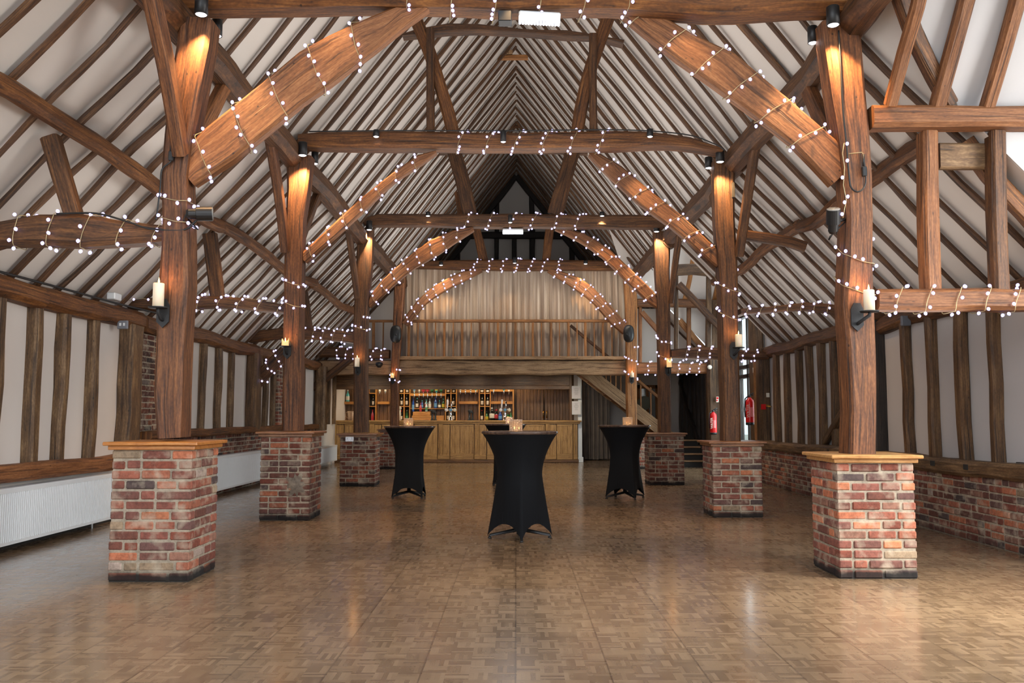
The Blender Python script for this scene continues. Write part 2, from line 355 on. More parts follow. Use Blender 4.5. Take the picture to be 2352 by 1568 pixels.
# ------------------------------------------------------------------ timbers
TIM = {}
def lerp(a, b, t): return a + (b - a) * t
def timber(name, pts, w, d, side, mat_, label=None, cat=None, group=None, parent=None, wob=0.012, seg=0.22, key=None, smooth_path=True, ch=0.18, wvar=0.06):
    """A hewn timber along pts; d measured along `side`, w across it."""
    pts = [V(p) for p in pts]; side = V(side).normalized(); n0 = len(pts)
    W = list(w) if isinstance(w, (list, tuple)) else [w] * n0
    D = list(d) if isinstance(d, (list, tuple)) else [d] * n0
    P = []; WW = []; DD = []
    for i in range(n0 - 1):
        p0, p1, p2, p3 = pts[max(i - 1, 0)], pts[i], pts[i + 1], pts[min(i + 2, n0 - 1)]
        L = (p2 - p1).length; k_ = max(1, int(L / seg))
        for j in range(k_ + (i == n0 - 2)):
            t = j / k_
            if smooth_path and n0 > 2:
                q = 0.5 * ((2 * p1) + (p2 - p0) * t + (2 * p0 - 5 * p1 + 4 * p2 - p3) * t * t + (3 * p1 - p0 - 3 * p2 + p3) * t ** 3)
            else: q = lerp(p1, p2, t)
            P.append(q); WW.append(lerp(W[i], W[i + 1], t)); DD.append(lerp(D[i], D[i + 1], t))
    sd = random.random() * 500
    b = MB(); vs = []; uvr = []; ln = 0; Ns = []; Bs = []; N_ = len(P)
    for i, p in enumerate(P):
        t = (P[min(i + 1, N_ - 1)] - P[max(i - 1, 0)]).normalized()
        bb = (side - t * side.dot(t)).normalized(); nn = t.cross(bb).normalized()
        if i: ln += (p - P[i - 1]).length
        q = p + nn * noise.noise(V((ln * 0.9, sd, 0))) * wob * 2 + bb * noise.noise(V((ln * 0.9, sd, 9))) * wob * 2
        ww = WW[i] * (1 + noise.noise(V((ln * 1.6, sd, 20))) * wvar * 2); dd = DD[i] * (1 + noise.noise(V((ln * 1.6, sd, 33))) * wvar)
        P[i] = q; Ns.append(nn); Bs.append(bb); WW[i] = ww; DD[i] = dd
        c = ch * min(ww, dd)
        ring = [(-ww / 2 + c, -dd / 2), (ww / 2 - c, -dd / 2), (ww / 2, -dd / 2 + c), (ww / 2, dd / 2 - c), (ww / 2 - c, dd / 2), (-ww / 2 + c, dd / 2), (-ww / 2, dd / 2 - c), (-ww / 2, -dd / 2 + c)]
        for j, (x, y) in enumerate(ring):
            jx = noise.noise(V((ln * 3, j * 7.3, sd))) * wob * 0.7
            vs.append(q + nn * (x + jx) + bb * (y + jx * 0.6))
        uvr.append(ln)
    per = [0]
    w0, d0 = sum(WW) / N_, sum(DD) / N_
    for j, l_ in enumerate((w0 * 0.8, 0.04, d0 * 0.8, 0.04, w0 * 0.8, 0.04, d0 * 0.8, 0.04)): per.append(per[-1] + l_)
    fs = []; uvs = []
    for i in range(N_ - 1):
        for j in range(8):
            j2 = (j + 1) % 8
            fs.append((i * 8 + j, (i + 1) * 8 + j, (i + 1) * 8 + j2, i * 8 + j2))
            uvs.append([(uvr[i], per[j]), (uvr[i + 1], per[j]), (uvr[i + 1], per[j + 1]), (uvr[i], per[j + 1])])
    for e, i in ((0, 0), (1, N_ - 1)):
        f = tuple(i * 8 + j for j in range(8)); f = f if not e else f[::-1]
        fs.append(f); uvs.append([((vs[q] - P[i]).dot(Ns[i]) * 0.3, (vs[q] - P[i]).dot(Bs[i])) for q in f])
    b.add(vs, fs, 0, uvs)
    o = b.build(name, mat_, parent)
    if cat: tag(o, label, cat, group)
    if key: TIM[key] = (P, Ns, Bs, WW, DD)
    return o
def edge_timber(name, up, lo, Y, depth, mat_, label, cat, group=None, key=None, ext=None, **kw):
    """Timber lying in a cross-wall plane, from its two outlines."""
    U = [at(x, y, Y) for x, y in up]; L = [at(x, y, Y + depth * 0.9) for x, y in lo]
    for q in L: q.y = Y
    C = [(a + b) / 2 for a, b in zip(U, L)]; W = []
    for i in range(len(C)):
        t = (C[min(i + 1, len(C) - 1)] - C[max(i - 1, 0)]).normalized(); n_ = V((t.z, 0, -t.x))
        W.append(abs((U[i] - L[i]).dot(n_)))
    if ext:
        for e in ext: (C.insert(0, V(e[0])), W.insert(0, W[0])) if e[1] == 0 else (C.append(V(e[0])), W.append(W[-1]))
    for c in C: c.y = Y + depth / 2
    return timber(name, C, W, depth, (0, 1, 0), mat_, label, cat, group, key=key, **kw)
def post(rows, Y, depth, mat_, label, key, top=None):
    """rows: (y, x left, x right) seen in the post's front plane."""
    C = []; W = []
    for y, a, b_ in rows:
        A = at(a, y, Y); B = at(b_, y, Y); C.append((A + B) / 2); W.append((B - A).length)
    dd = [depth] * len(C)
    for c in C: c.y = Y + depth / 2
    return timber('timber_post', C, W, dd, (0, 1, 0), mat_, label, 'post', 'timber posts on brick plinths', key=key, wob=0.008, wvar=0.03, ch=0.12)

# ------------------------------------------------------------------ setting
XW = 4.85
def wallbox(name, lo, hi, mat_): bb = MB(); bb.box(lo, hi); return struct(bb.build(name, mat_))
b = MB(); b.box((-6.2, -3, -0.2), (7.5, 26, 0)); fl = struct(b.build('floor', M['floor'], None, (0, 0, 0)))
EAVE, XE, PLX, PLZ, RID = 2.45, 5.02, 2.92, 4.68, 8.5
Y0, YG = 3.0, 25.6
quadmesh('ceiling', [(-XE, Y0, EAVE), (-PLX, Y0, PLZ), (-PLX, YG, PLZ), (-XE, YG, EAVE)], M['plaster'])
quadmesh('ceiling', [(-PLX, Y0, PLZ), (0, Y0, RID), (0, YG, RID), (-PLX, YG, PLZ)], M['plaster'])
quadmesh('ceiling', [(0, Y0, RID), (PLX, Y0, PLZ), (PLX, YG, PLZ), (0, YG, RID)], M['plaster'])
YP0, YP1 = 7.14, 16.5        # the right aisle roof runs between the two porches
sl = (PLZ - EAVE) / (XE - PLX)
quadmesh('ceiling', [(PLX, YP0, PLZ), (XE, YP0, EAVE), (XE, YP1, EAVE), (PLX, YP1, PLZ)], M['plaster'])
quadmesh('ceiling', [(PLX, 21.1, PLZ), (XE, 21.1, EAVE), (XE, YG, EAVE), (PLX, YG, PLZ)], M['plaster'])
# near porch: roof slope rising toward the viewer, valley against the main roof
vz = 3.84; vx = PLX + (PLZ - vz) / sl
quadmesh('ceiling', [(PLX, YP0, PLZ), (PLX, 6.45, PLZ), (vx, YP0, vz)], M['plaster'])
quadmesh('ceiling', [(vx, YP0, vz), (PLX, 6.45, PLZ), (2.2, 5.4, 6.2), (7.0, 5.4, 6.2), (7.0, YP0, vz)], M['plaster_grey'])  # darker plaster colour offsets excess light from the open porch on this slope
quadmesh('wall_porch', [(vx - 0.05, YP0 + 0.02, vz + 0.05), (7.0, YP0 + 0.02, vz), (7.0, YP0 + 0.02, 0.0), (XE - 0.28, YP0 + 0.02, 0.0), (XE - 0.28, YP0 + 0.02, EAVE), (XE, YP0 + 0.02, EAVE)], M['plaster_grey'])  # greyed like the slope above, toning down the open porch's light by colour
# far porch
quadmesh('ceiling', [(PLX - 0.05, 21.1, 3.98), (6.5, 21.1, 3.98), (6.5, 18.7, 7.2), (1.4, 18.7, 7.2)], M['plaster'])
quadmesh('wall_porch', [(PLX, 21.14, PLZ), (XE + 0.1, 21.14, 4.05), (XE + 0.1, 21.14, EAVE)], M['plaster'])
# walls
wallbox('wall_left', (-XW - 0.25, -0.5, 0), (-XW, YG, 2.5), M['plaster'])
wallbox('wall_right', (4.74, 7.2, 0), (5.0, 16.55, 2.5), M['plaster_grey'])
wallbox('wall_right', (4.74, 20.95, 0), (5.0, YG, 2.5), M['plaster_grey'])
bb = MB(); bb.add([(-6, YG, 0), (6, YG, 0), (6, YG, 2.5), (0, YG, RID + 0.3), (-6, YG, 2.5)], [(0, 1, 2, 3, 4)]); struct(bb.build('wall_back', M['plaster']))
quadmesh('wall_loft', [(-5.0, 21.75, 2.55), (-2.8, 21.75, 2.55), (-2.8, 21.75, PLZ + 0.1), (-5.0, 21.75, 2.5)], M['plaster'])
quadmesh('wall_loft', [(2.7, 21.95, 2.3), (5.0, 21.95, 2.3), (5.0, 21.95, 2.5), (3.6, 21.95, 3.95), (2.7, 21.95, 3.95)], M['plaster'])
wallbox('wall_right', (4.86, 16.5, 2.4), (5.06, 17.0, 3.3), M['plaster_grey'])
# loft floor and its underside
wallbox('ceiling_loft', (-4.8, 21.2, 2.46), (2.35, 25.55, 2.6), M['bar_d'])

# ------------------------------------------------------------------ brick plinths
PAL = [hexc(164, 90, 68), hexc(150, 80, 64), hexc(134, 74, 64), hexc(118, 72, 64), hexc(184, 100, 70), hexc(104, 70, 66), hexc(146, 100, 84), hexc(86, 70, 68), hexc(192, 110, 76), hexc(150, 128, 104), hexc(112, 62, 52), hexc(128, 60, 46), hexc(168, 150, 138)]
WTS = [5, 6, 6, 5, 3, 4, 3, 2, 1.6, 1.2, 5, 5, 0.7]
def brick_add(b, lo, hi, pal=1.0, tarred=1.0, c=0.008):
    n0 = len(b.f); b.box(lo, hi, 0, None, c)
    col = random.choices(PAL, WTS)[0]; j = random.uniform(0.82, 1.15) * pal
    b.col += [(*[q * j for q in col], tarred)] * (len(b.f) - n0)
def brick_block(b, lo, hi, pal=1.0, hcourse=0.0735, faces='xyXY', tarred=1.0):
    x0, y0, z0 = lo; x1, y1, z1 = hi
    if b.col is None: b.col = []
    mg = 0.007; n0 = len(b.f); b.box((x0 + mg, y0 + mg, z0), (x1 - mg, y1 - mg, z1), 0); b.col += [(0.36, 0.31, 0.235, tarred)] * (len(b.f) - n0)
    nc = max(1, round((z1 - z0) / hcourse)); hc = (z1 - z0) / nc; g = 0.0145; dp = 0.1
    for c in range(nc):
        za, zb = z0 + c * hc + g / 2, z0 + (c + 1) * hc - g / 2
        for ax, sd in ((0, 'y'), (0, 'Y'), (1, 'x'), (1, 'X')):
            if sd not in faces: continue
            a0, a1 = (x0, x1) if ax == 0 else (y0, y1)
            lng = (c % 2 == 0) == (ax == 0)
            if len(faces) == 4 or ('y' in faces and 'x' in faces):
                if not lng: a0 += dp + g; a1 -= dp + g
            pos = a0; first = True
            while pos < a1 - 0.02:
                L = 0.215 if random.random() < 0.8 else 0.102
                if first and c % 2 and len(faces) == 1: L = 0.1
                first = False
                e = pos + L
                if a1 - e < 0.07: e = a1
                ou = random.uniform(-0.003, 0.005); jz = random.uniform(-0.003, 0.003)
                if ax == 0:
                    ya, yb = (y0 - ou, y0 + dp) if sd == 'y' else (y1 - dp, y1 + ou)
                    brick_add(b, (pos, ya, za + jz), (e, yb, zb + jz), pal, tarred)
                else:
                    xa, xb = (x0 - ou, x0 + dp) if sd == 'x' else (x1 - dp, x1 + ou)
                    brick_add(b, (xa, pos, za + jz), (xb, e, zb + jz), pal, tarred)
                pos = e + g
PLINTHS = {}
def plinth(key, x0, x1, y0, y1, h, capm, label, pal=1.0):
    r = empty('brick_plinth', ((x0 + x1) / 2, (y0 + y1) / 2, 0)); tag(r, label, 'plinth', 'brick plinths under the posts')
    b = MB(); brick_block(b, (x0, y0, 0), (x1, y1, h - 0.06), pal); b.build('brickwork', [M['brick'], M['mortar']], r)
    b = MB(); b.box((x0 - 0.025, y0 - 0.025, h - 0.06), (x1 + 0.025, y1 + 0.025, h - 0.028), 0, 0, 0.004)
    b.box((x0 - 0.055, y0 - 0.055, h - 0.028), (x1 + 0.055, y1 + 0.055, h), 0, 0, 0.006)
    c = b.build('cap', capm, r); PLINTHS[key] = h
    return r
plinth('L1', -3.08, -2.47, 6.67, 7.26, 1.05, M['cap'], 'large red brick plinth with orange oak cap, nearest on the left')
plinth('R1', 2.485, 3.085, 6.83, 7.43, 0.945, M['cap_r'], 'large red brick plinth with pale oak cap, nearest on the right')
PL_L2 = plinth('L2', -3.08, -2.48, 10.54, 11.14, 1.055, M['cap_d'], 'brick plinth with patched mortar, second from the camera on the left', 0.75)
_c = V((-2.645, 10.535, 0.42)); b = MB(); _n = 22
_rg = [(0.11 + 0.03 * math.sin(i * 2.3) + 0.02 * math.sin(i * 5.1)) for i in range(_n)]
b.col = []; b.add([_c + V((_rg[i] * math.cos(2 * PI * i / _n), 0.012, 1.25 * _rg[i] * math.sin(2 * PI * i / _n))) for i in range(_n)] + [_c + V((0.8 * _rg[i] * math.cos(2 * PI * i / _n), -0.008, _rg[i] * math.sin(2 * PI * i / _n))) for i in range(_n)], [(i, (i + 1) % _n, _n + (i + 1) % _n, _n + i) for i in range(_n)] + [tuple(range(_n, 2 * _n))], 0, None, True)
b.col = [(0.2, 0.165, 0.13, 0)] * (_n + 1); b.build('mortar_patch', M['brick'], PL_L2)
plinth('R2', 2.43, 3.04, 10.88, 11.48, 0.93, M['cap_d'], 'brick plinth with bright reflections on its cap, second from the camera on the right', 0.8)
plinth('L3', -3.13, -2.51, 15.54, 16.14, 0.93, M['cap_d'], 'brick plinth with a double socket, third from the camera on the left', 0.7)
plinth('R3', 2.40, 3.03, 15.85, 16.45, 0.935, M['cap_d'], 'brick plinth beside the right black table, third from the camera', 0.7)
plinth('L4', -3.22, -2.62, 20.56, 21.16, 0.93, M['cap_d'], 'farthest left brick plinth, half hidden behind the left black table', 0.75)
plinth('R4', 2.45, 3.05, 20.6, 21.2, 0.93, M['cap_d'], 'farthest right brick plinth, mostly hidden behind the right black table', 1.0)

# ------------------------------------------------------------------ posts, ties and braces
TY = [7.0, 10.9, 15.85, 20.88]
post([(1006, 361, 414), (900, 353, 416), (750, 357, 422), (650, 361, 428), (500, 370, 428), (400, 368, 424), (310, 375, 436), (200, 386, 455), (100, 402, 476), (40, 406, 484)], 6.86, 0.26, M['oak'], 'nearest left timber post, lit orange at its top', 'L1')
post([(1047, 1953, 2016), (950, 1955, 2018), (800, 1951, 2015), (700, 1942, 2012), (600, 1945, 2009), (500, 1947, 2007), (400, 1942, 2003), (300, 1930, 1998), (200, 1915, 1992), (100, 1900, 1984), (40, 1892, 1980)], 6.99, 0.26, M['oak'], 'nearest right timber post, red brown, lit at its top', 'R1')
post([(989, 646, 688), (800, 648, 690), (700, 650, 690), (600, 652, 692), (500, 656, 696), (430, 658, 706), (355, 656, 714)], 10.72, 0.25, M['oak'], 'second left timber post, glowing orange under its spotlight', 'L2')
post([(1015, 1661, 1702), (900, 1660, 1700), (800, 1658, 1699), (700, 1655, 1696), (600, 1652, 1695), (500, 1646, 1691), (430, 1643, 1690), (365, 1642, 1691)], 11.06, 0.25, M['oak_dark'], 'second right timber post with a mortice slot near its top', 'R2')
post([(993, 811, 843), (800, 812, 843), (700, 813, 845), (620, 817, 851), (525, 820, 856)], 15.72, 0.25, M['oak_dark'], 'third left timber post, rising from the plinth with the socket', 'L3')
post([(993, 1515, 1543), (800, 1513, 1541), (650, 1509, 1540), (530, 1503, 1542)], 16.02, 0.25, M['oak_dark'], 'third right timber post, rising beside the fire extinguishers', 'R3')
post([(986, 895, 913), (860, 897, 915), (750, 902, 922), (640, 905, 930), (600, 905, 932)], 20.75, 0.25, M['oak'], 'farthest left timber post, carrying an oval black speaker', 'L4')
post([(986, 1441, 1464), (860, 1439, 1463), (700, 1437, 1464), (600, 1430, 1460)], 20.78, 0.25, M['oak_mid'], 'farthest right timber post, pale and split, in front of the stairs', 'R4')

G_TIE = 'main cross beams of the trusses'
def hx(pts, Y): return [at(x, y, Y) for x, y in pts]
edge_timber('tie_beam', [(385, -90), (600, -85), (980, -80), (1180, -82), (1400, -78), (1620, -85), (1890, -80), (2010, -85)], [(385, 38), (600, 44), (980, 42), (1180, 48), (1400, 46), (1620, 60), (1890, 50), (2010, 45)], 6.86, 0.30, M['oak_tie'], 'nearest cross beam along the top edge, wrapped in fairy lights', 'beam', G_TIE, 'T1', wob=0.006)
edge_timber('tie_beam', [(690, 306), (740, 300), (1000, 300), (1180, 302), (1420, 299), (1500, 302), (1580, 312), (1655, 338)], [(690, 348), (740, 350), (1000, 352), (1180, 353), (1420, 350), (1500, 346), (1580, 350), (1655, 362)], 10.76, 0.30, M['oak_tie'], 'second cross beam with spotlights and fairy lights', 'beam', G_TIE, 'T2', wob=0.006)
edge_timber('tie_beam', [(838, 500), (870, 490), (1180, 490), (1500, 493), (1525, 500)], [(838, 522), (870, 522), (1180, 527), (1500, 528), (1525, 530)], 15.75, 0.30, M['oak_dark'], 'third cross beam with an LED batten hung below it', 'beam', G_TIE, 'T3', wob=0.006)
edge_timber('tie_beam', [(925, 602), (1000, 598), (1180, 595), (1430, 599), (1450, 600)], [(925, 618), (1000, 620), (1180, 623), (1430, 622), (1450, 622)], 20.74, 0.30, M['oak_tie'], 'farthest cross beam, directly above the taupe curtains', 'beam', G_TIE, 'T4', wob=0.006)
G_BR = 'curved braces under the cross beams'
BD = 0.13
edge_timber('curved_brace', [(424, 342), (500, 268), (600, 188), (700, 108), (800, 58), (870, 32), (940, 5)], [(428, 456), (515, 398), (620, 312), (740, 218), (870, 125), (978, 44), (1030, 8)], 6.93, BD, M['oak_brace'], 'wide plank brace of the nearest left post with five light loops', 'brace', G_BR, 'BL1', wob=0.004)
edge_timber('curved_brace', [(1390, -12), (1440, 18), (1510, 26), (1590, 72), (1680, 116), (1760, 182), (1850, 258), (1936, 335)], [(1350, -10), (1405, 30), (1480, 90), (1560, 152), (1640, 205), (1720, 268), (1830, 356), (1936, 465)], 7.06, BD, M['oak_brace'], 'wide plank brace of the nearest right post with six light loops', 'brace', G_BR, 'BR1', wob=0.004)
edge_timber('curved_brace', [(692, 580), (755, 522), (825, 458), (890, 402), (945, 362), (1000, 345)], [(702, 612), (785, 538), (855, 472), (920, 412), (985, 372), (1005, 355)], 10.8, BD, M['oak_brace'], 'brace of the second left post, orange brown, tapering upwards', 'brace', G_BR, 'BL2', wob=0.006)
edge_timber('curved_brace', [(1375, 352), (1430, 380), (1490, 435), (1565, 492), (1620, 545), (1655, 575)], [(1338, 352), (1400, 415), (1465, 472), (1540, 528), (1600, 580), (1655, 628)], 11.14, BD, M['oak_brace'], 'brace of the second right post, sunlit along its top', 'brace', G_BR, 'BR2', wob=0.006)
edge_timber('curved_brace', [(842, 692), (878, 642), (930, 594), (980, 555), (1030, 533), (1080, 522)], [(850, 712), (902, 660), (960, 614), (1020, 580), (1060, 552), (1095, 530)], 15.8, BD, M['oak_brace'], 'arched brace of the third left post with light loops', 'brace', G_BR, 'BL3', wob=0.004)
edge_timber('curved_brace', [(1290, 524), (1345, 537), (1400, 573), (1450, 618), (1495, 662), (1515, 690)], [(1262, 526), (1325, 556), (1385, 596), (1432, 645), (1485, 695), (1512, 715)], 16.1, BD, M['oak_brace'], 'arched brace of the third right post with light loops', 'brace', G_BR, 'BR3', wob=0.004)
edge_timber('curved_brace', [(922, 740), (955, 692), (1000, 655), (1045, 630), (1095, 617)], [(940, 752), (978, 702), (1020, 672), (1078, 642), (1118, 622)], 20.78, BD, M['oak_brace'], 'arched brace of the farthest left post in front of the curtain', 'brace', G_BR, 'BL4', wob=0.004)
edge_timber('curved_brace', [(1270, 619), (1335, 640), (1380, 678), (1418, 718), (1440, 745)], [(1248, 622), (1318, 664), (1366, 702), (1405, 748), (1436, 775)], 20.8, BD, M['oak_brace'], 'arched brace of the farthest right post in front of the curtain', 'brace', G_BR, 'BR4', wob=0.004)

p = at(1684, 437, 11.06); b = MB(); b.box((p.x - 0.018, 11.03, p.z - 0.1), (p.x + 0.018, 11.075, p.z + 0.1), 0, None, 0.004)  # dark block painting the shade inside a slot
o = b.build('mortice_slot_shade', M['darkwall']); tag(o, 'narrow dark painted shade of a mortice slot near the top of the second right post', 'hole')
# arcade plates (along the building, over the posts)
PX = 2.84
for s, w_ in ((-1, 'left'), (1, 'right')):
    ys = [5.2, 7.1, 9.0, 10.9, 13.4, 15.9, 18.4, 20.9, 25.5]
    seq = ['before the nearest post', 'between the nearest post and the second', 'between the second post and the third', 'between the third post and the fourth', 'beyond the farthest post']
    brk = [5.2, 7.1, 11.0, 15.95, 20.95, 25.5]
    for i in range(5):
        a, c = brk[i], brk[i + 1]; n_ = max(3, int((c - a) / 1.2) + 1)
        pts = [V((s * (PX + random.uniform(-0.03, 0.03)), a + (c - a) * j / (n_ - 1), 4.54 + random.uniform(-0.03, 0.03))) for j in range(n_)]
        timber('arcade_plate', pts, 0.30, 0.27, (1, 0, 0), M['oak_dark'], 'thick round plate beam on the %s, %s' % (w_, seq[i]), 'beam', 'plate beams over the posts', wob=0.02, ch=0.3)
# braces from the posts up to the plates (along the building)
def apbrace(s, Yp, zp, Yt, w, mat_, label, x=None):
    x = x if x else s * PX
    timber('plate_brace', [(x, Yp, zp), (x, (Yp + Yt) / 2 + 0.02, (zp + 4.45) / 2 + 0.03), (x, Yt, 4.47)], w, 0.1, (1, 0, 0), mat_, label, 'brace', 'short braces from posts to plate beams', wob=0.006)
apbrace(-1, 6.86, 3.35, 6.1, 0.16, M['oak'], 'flat brace rising toward the viewer from the nearest left post', -2.70)
apbrace(-1, 7.2, 3.35, 8.25, 0.16, M['oak_brace'], 'pale lit brace rising behind the nearest left post')
apbrace(1, 7.35, 3.35, 8.3, 0.18, M['oak'], 'brown brace rising behind the nearest right post')
apbrace(-1, 10.72, 3.3, 9.95, 0.15, M['oak'], 'flat brace in front of the second left post', -2.88)
apbrace(1, 11.06, 3.3, 10.2, 0.13, M['oak_dark'], 'leaning brace in front of the second right post', 2.86)
apbrace(-1, 11.1, 3.4, 12.3, 0.14, M['oak_dark'], 'brace hidden behind the second left post')
apbrace(1, 11.4, 3.4, 12.4, 0.16, M['oak_dark'], 'thick brace hidden behind the second right post')
apbrace(-1, 15.72, 3.4, 14.8, 0.14, M['oak_dark'], 'flat brace in front of the third left post', -2.9)
apbrace(1, 16.02, 3.35, 15.0, 0.13, M['oak_dark'], 'leaning brace in front of the third right post', 2.86)

# struts and collars above the ties
def strut(name, pts, Y, w, d, mat_, label, group=None, **kw):
    P = hx(pts, Y)
    for p in P: p.y = Y + d / 2
    return timber(name, P, w, d, (0, 1, 0), mat_, label, 'strut' if name != 'collar_beam' else 'beam', group, **kw)
GS = 'struts standing on the cross beams'
strut('roof_strut', [(988, 62), (988, 190), (988, 302)], 10.82, 0.10, 0.10, M['oak_dark'], 'straight upright strut on the left of the second cross beam', GS, wob=0.004)
strut('roof_strut', [(952, 40), (985, 120), (1012, 200), (1030, 258), (1042, 304)], 10.9, 0.16, 0.14, M['oak_tie'], 'curved strut on the left of the second cross beam', GS, wob=0.012)
strut('roof_strut', [(1363, 75), (1363, 190), (1364, 302)], 10.82, 0.10, 0.10, M['oak_dark'], 'straight upright strut on the right of the second cross beam', GS, wob=0.004)
strut('roof_strut', [(1402, 30), (1378, 95), (1350, 180), (1335, 250), (1326, 304)], 10.9, 0.17, 0.14, M['oak_tie'], 'curved strut on the right of the second cross beam', GS, wob=0.014)
edge_timber('collar_beam', [(925, 80), (960, 65), (1030, 52), (1100, 54), (1200, 66), (1300, 68), (1380, 82), (1432, 98)], [(925, 90), (960, 91), (1030, 85), (1100, 82), (1200, 86), (1300, 95), (1380, 97), (1432, 102)], 10.98, 0.18, M['oak_dark'], 'bowed upper collar beam just below the bright LED batten', 'beam', None, 'C2', wob=0.008)
strut('roof_strut', [(1038, 330), (1060, 410), (1080, 492)], 15.85, 0.27, 0.12, M['oak_dark'], 'raking strut on the left of the third cross beam', GS)
strut('roof_strut', [(1322, 330), (1298, 410), (1274, 492)], 15.85, 0.27, 0.12, M['oak_dark'], 'raking strut on the right of the third cross beam', GS)
edge_timber('collar_beam', [(1010, 340), (1180, 335), (1350, 340)], [(1010, 358), (1180, 352), (1350, 358)], 16.0, 0.16, M['oak_dark'], 'collar beam mostly hidden behind the second cross beam', 'beam')
strut('roof_strut', [(1086, 505), (1100, 550), (1110, 598)], 20.85, 0.22, 0.12, M['oak_tie'], 'raking strut on the left of the farthest cross beam', GS)
strut('roof_strut', [(1266, 505), (1260, 550), (1254, 598)], 20.85, 0.2, 0.12, M['oak_tie'], 'raking strut on the right of the farthest cross beam', GS)
strut('roof_strut', [(1049, 440), (1054, 465), (1058, 492)], 16.1, 0.1, 0.08, M['oak_tie'], 'small strut beside the left raking strut of the third beam')
strut('collar_beam', [(1140, 131), (1178, 130), (1213, 130)], 16.1, 0.09, 0.08, M['oak_mid'], 'tiny high collar near the ridge with a sensor on it', smooth_path=False)
strut('collar_beam', [(1166, 290), (1183, 289), (1200, 290)], 20.9, 0.06, 0.08, M['oak_dark'], 'tiny far collar just under the ridge', smooth_path=False)
p = at(1170, 121, 16.1); b = MB(); b.box((p.x - 0.06, 16.1, p.z - 0.02), (p.x + 0.06, 16.2, p.z + 0.06), 0, None, 0.005); tag(b.build('junction_block', M['oak_pale']), 'small pale block on top of the tiny high collar', 'block')

# aisle frames
GA = 'low aisle beams from post to outer wall'
edge_timber('aisle_beam', [(0, 508), (100, 492), (200, 490), (300, 503), (425, 520)], [(0, 574), (100, 570), (200, 573), (300, 566), (425, 556)], 6.9, 0.2, M['oak_dark'], 'bowed aisle beam at the left edge, nearest the camera', 'beam', GA, 'AL1', ext=[((-4.95, 7, 2.5), 0)])
edge_timber('aisle_beam', [(300, 690), (360, 682), (430, 678), (500, 680), (600, 689), (690, 706)], [(300, 712), (360, 716), (430, 712), (500, 710), (600, 718), (690, 724)], 10.8, 0.2, M['oak_dark'], 'second aisle beam on the left, passing behind the nearest post', 'beam', GA, 'AL2')
edge_timber('aisle_beam', [(572, 778), (600, 756), (650, 752), (750, 757), (815, 764)], [(572, 790), (600, 786), (650, 780), (750, 783), (815, 790)], 15.8, 0.25, M['oak_dark'], 'third aisle beam on the left, humped at its outer end', 'beam', GA, 'AL3')
edge_timber('aisle_beam', [(705, 806), (730, 796), (800, 798), (895, 803)], [(705, 822), (730, 822), (800, 822), (895, 824)], 20.8, 0.25, M['oak_dark'], 'farthest aisle beam on the left, just above the loft beam', 'beam', GA, 'AL4')
edge_timber('aisle_beam', [(2010, 662), (2120, 661), (2240, 660), (2400, 662)], [(2010, 716), (2120, 718), (2240, 716), (2400, 714)], 7.05, 0.2, M['oak_brace'], 'straight aisle beam at the right edge with sparse light loops', 'beam', GA, 'AR1', ext=[((5.0, 7.1, 2.33), 1)], wob=0.004)
edge_timber('aisle_beam', [(1698, 708), (1760, 704), (1850, 694), (1900, 696), (1960, 706)], [(1698, 724), (1760, 720), (1850, 714), (1900, 720), (1960, 728)], 11.15, 0.18, M['oak_dark'], 'curved aisle beam on the right between second and nearest post', 'beam', GA, 'AR2', ext=[((4.9, 11.2, 2.5), 1)])
edge_timber('aisle_beam', [(1540, 803), (1600, 797), (1680, 800), (1762, 806)], [(1540, 824), (1600, 826), (1680, 826), (1762, 824)], 16.1, 0.22, M['oak_dark'], 'dark aisle beam on the right behind the second post', 'beam', GA, 'AR3')
edge_timber('aisle_beam', [(1462, 832), (1540, 833), (1648, 834)], [(1462, 858), (1540, 858), (1648, 858)], 20.85, 0.2, M['oak_brace'], 'pale aisle beam at the far right with clustered lights', 'beam', GA, 'AR4', wob=0.003)
GAS = 'aisle struts'
strut('aisle_strut', [(104, 312), (130, 400), (158, 492)], 6.95, 0.15, 0.12, M['oak_dark'], 'leaning strut at far left above the nearest aisle beam', GAS)
strut('aisle_strut', [(478, 535), (488, 610), (497, 682)], 10.85, 0.17, 0.12, M['oak_dark'], 'leaning strut on the left above the second aisle beam', GAS)
strut('aisle_strut', [(698, 670), (704, 710), (709, 758)], 15.85, 0.15, 0.12, M['oak_dark'], 'leaning strut on the left above the third aisle beam', GAS)
strut('aisle_strut', [(1700, 537), (1770, 546), (1820, 555), (1852, 566)], 11.1, 0.13, 0.12, M['oak_dark'], 'nearly level strut pointing right from the second right post', GAS)
strut('aisle_strut', [(2140, 298), (2143, 480), (2148, 664)], 7.08, 0.13, 0.17, M['oak_brace'], 'left upright of the open frame at the right edge', GAS, wob=0.004)
strut('aisle_strut', [(2297, 298), (2300, 480), (2306, 664)], 7.08, 0.125, 0.15, M['oak_dark'], 'right upright of the open frame at the right edge', GAS, wob=0.005)
strut('frame_rail', [(2160, 356), (2285, 357)], 7.2, 0.22, 0.08, M['stud'], 'short grey board between the two uplights of the right frame'.replace('uplights', 'uprights'), None, wob=0.003, smooth_path=False)
edge_timber('porch_beam', [(1998, 238), (2150, 238), (2400, 240)], [(1998, 306), (2150, 305), (2400, 304)], 6.98, 0.2, M['oak_brace'], 'high level beam running to the right edge over the open frame', 'beam', None, None, ext=[((4.9, 7.08, 3.72), 1)], wob=0.004)
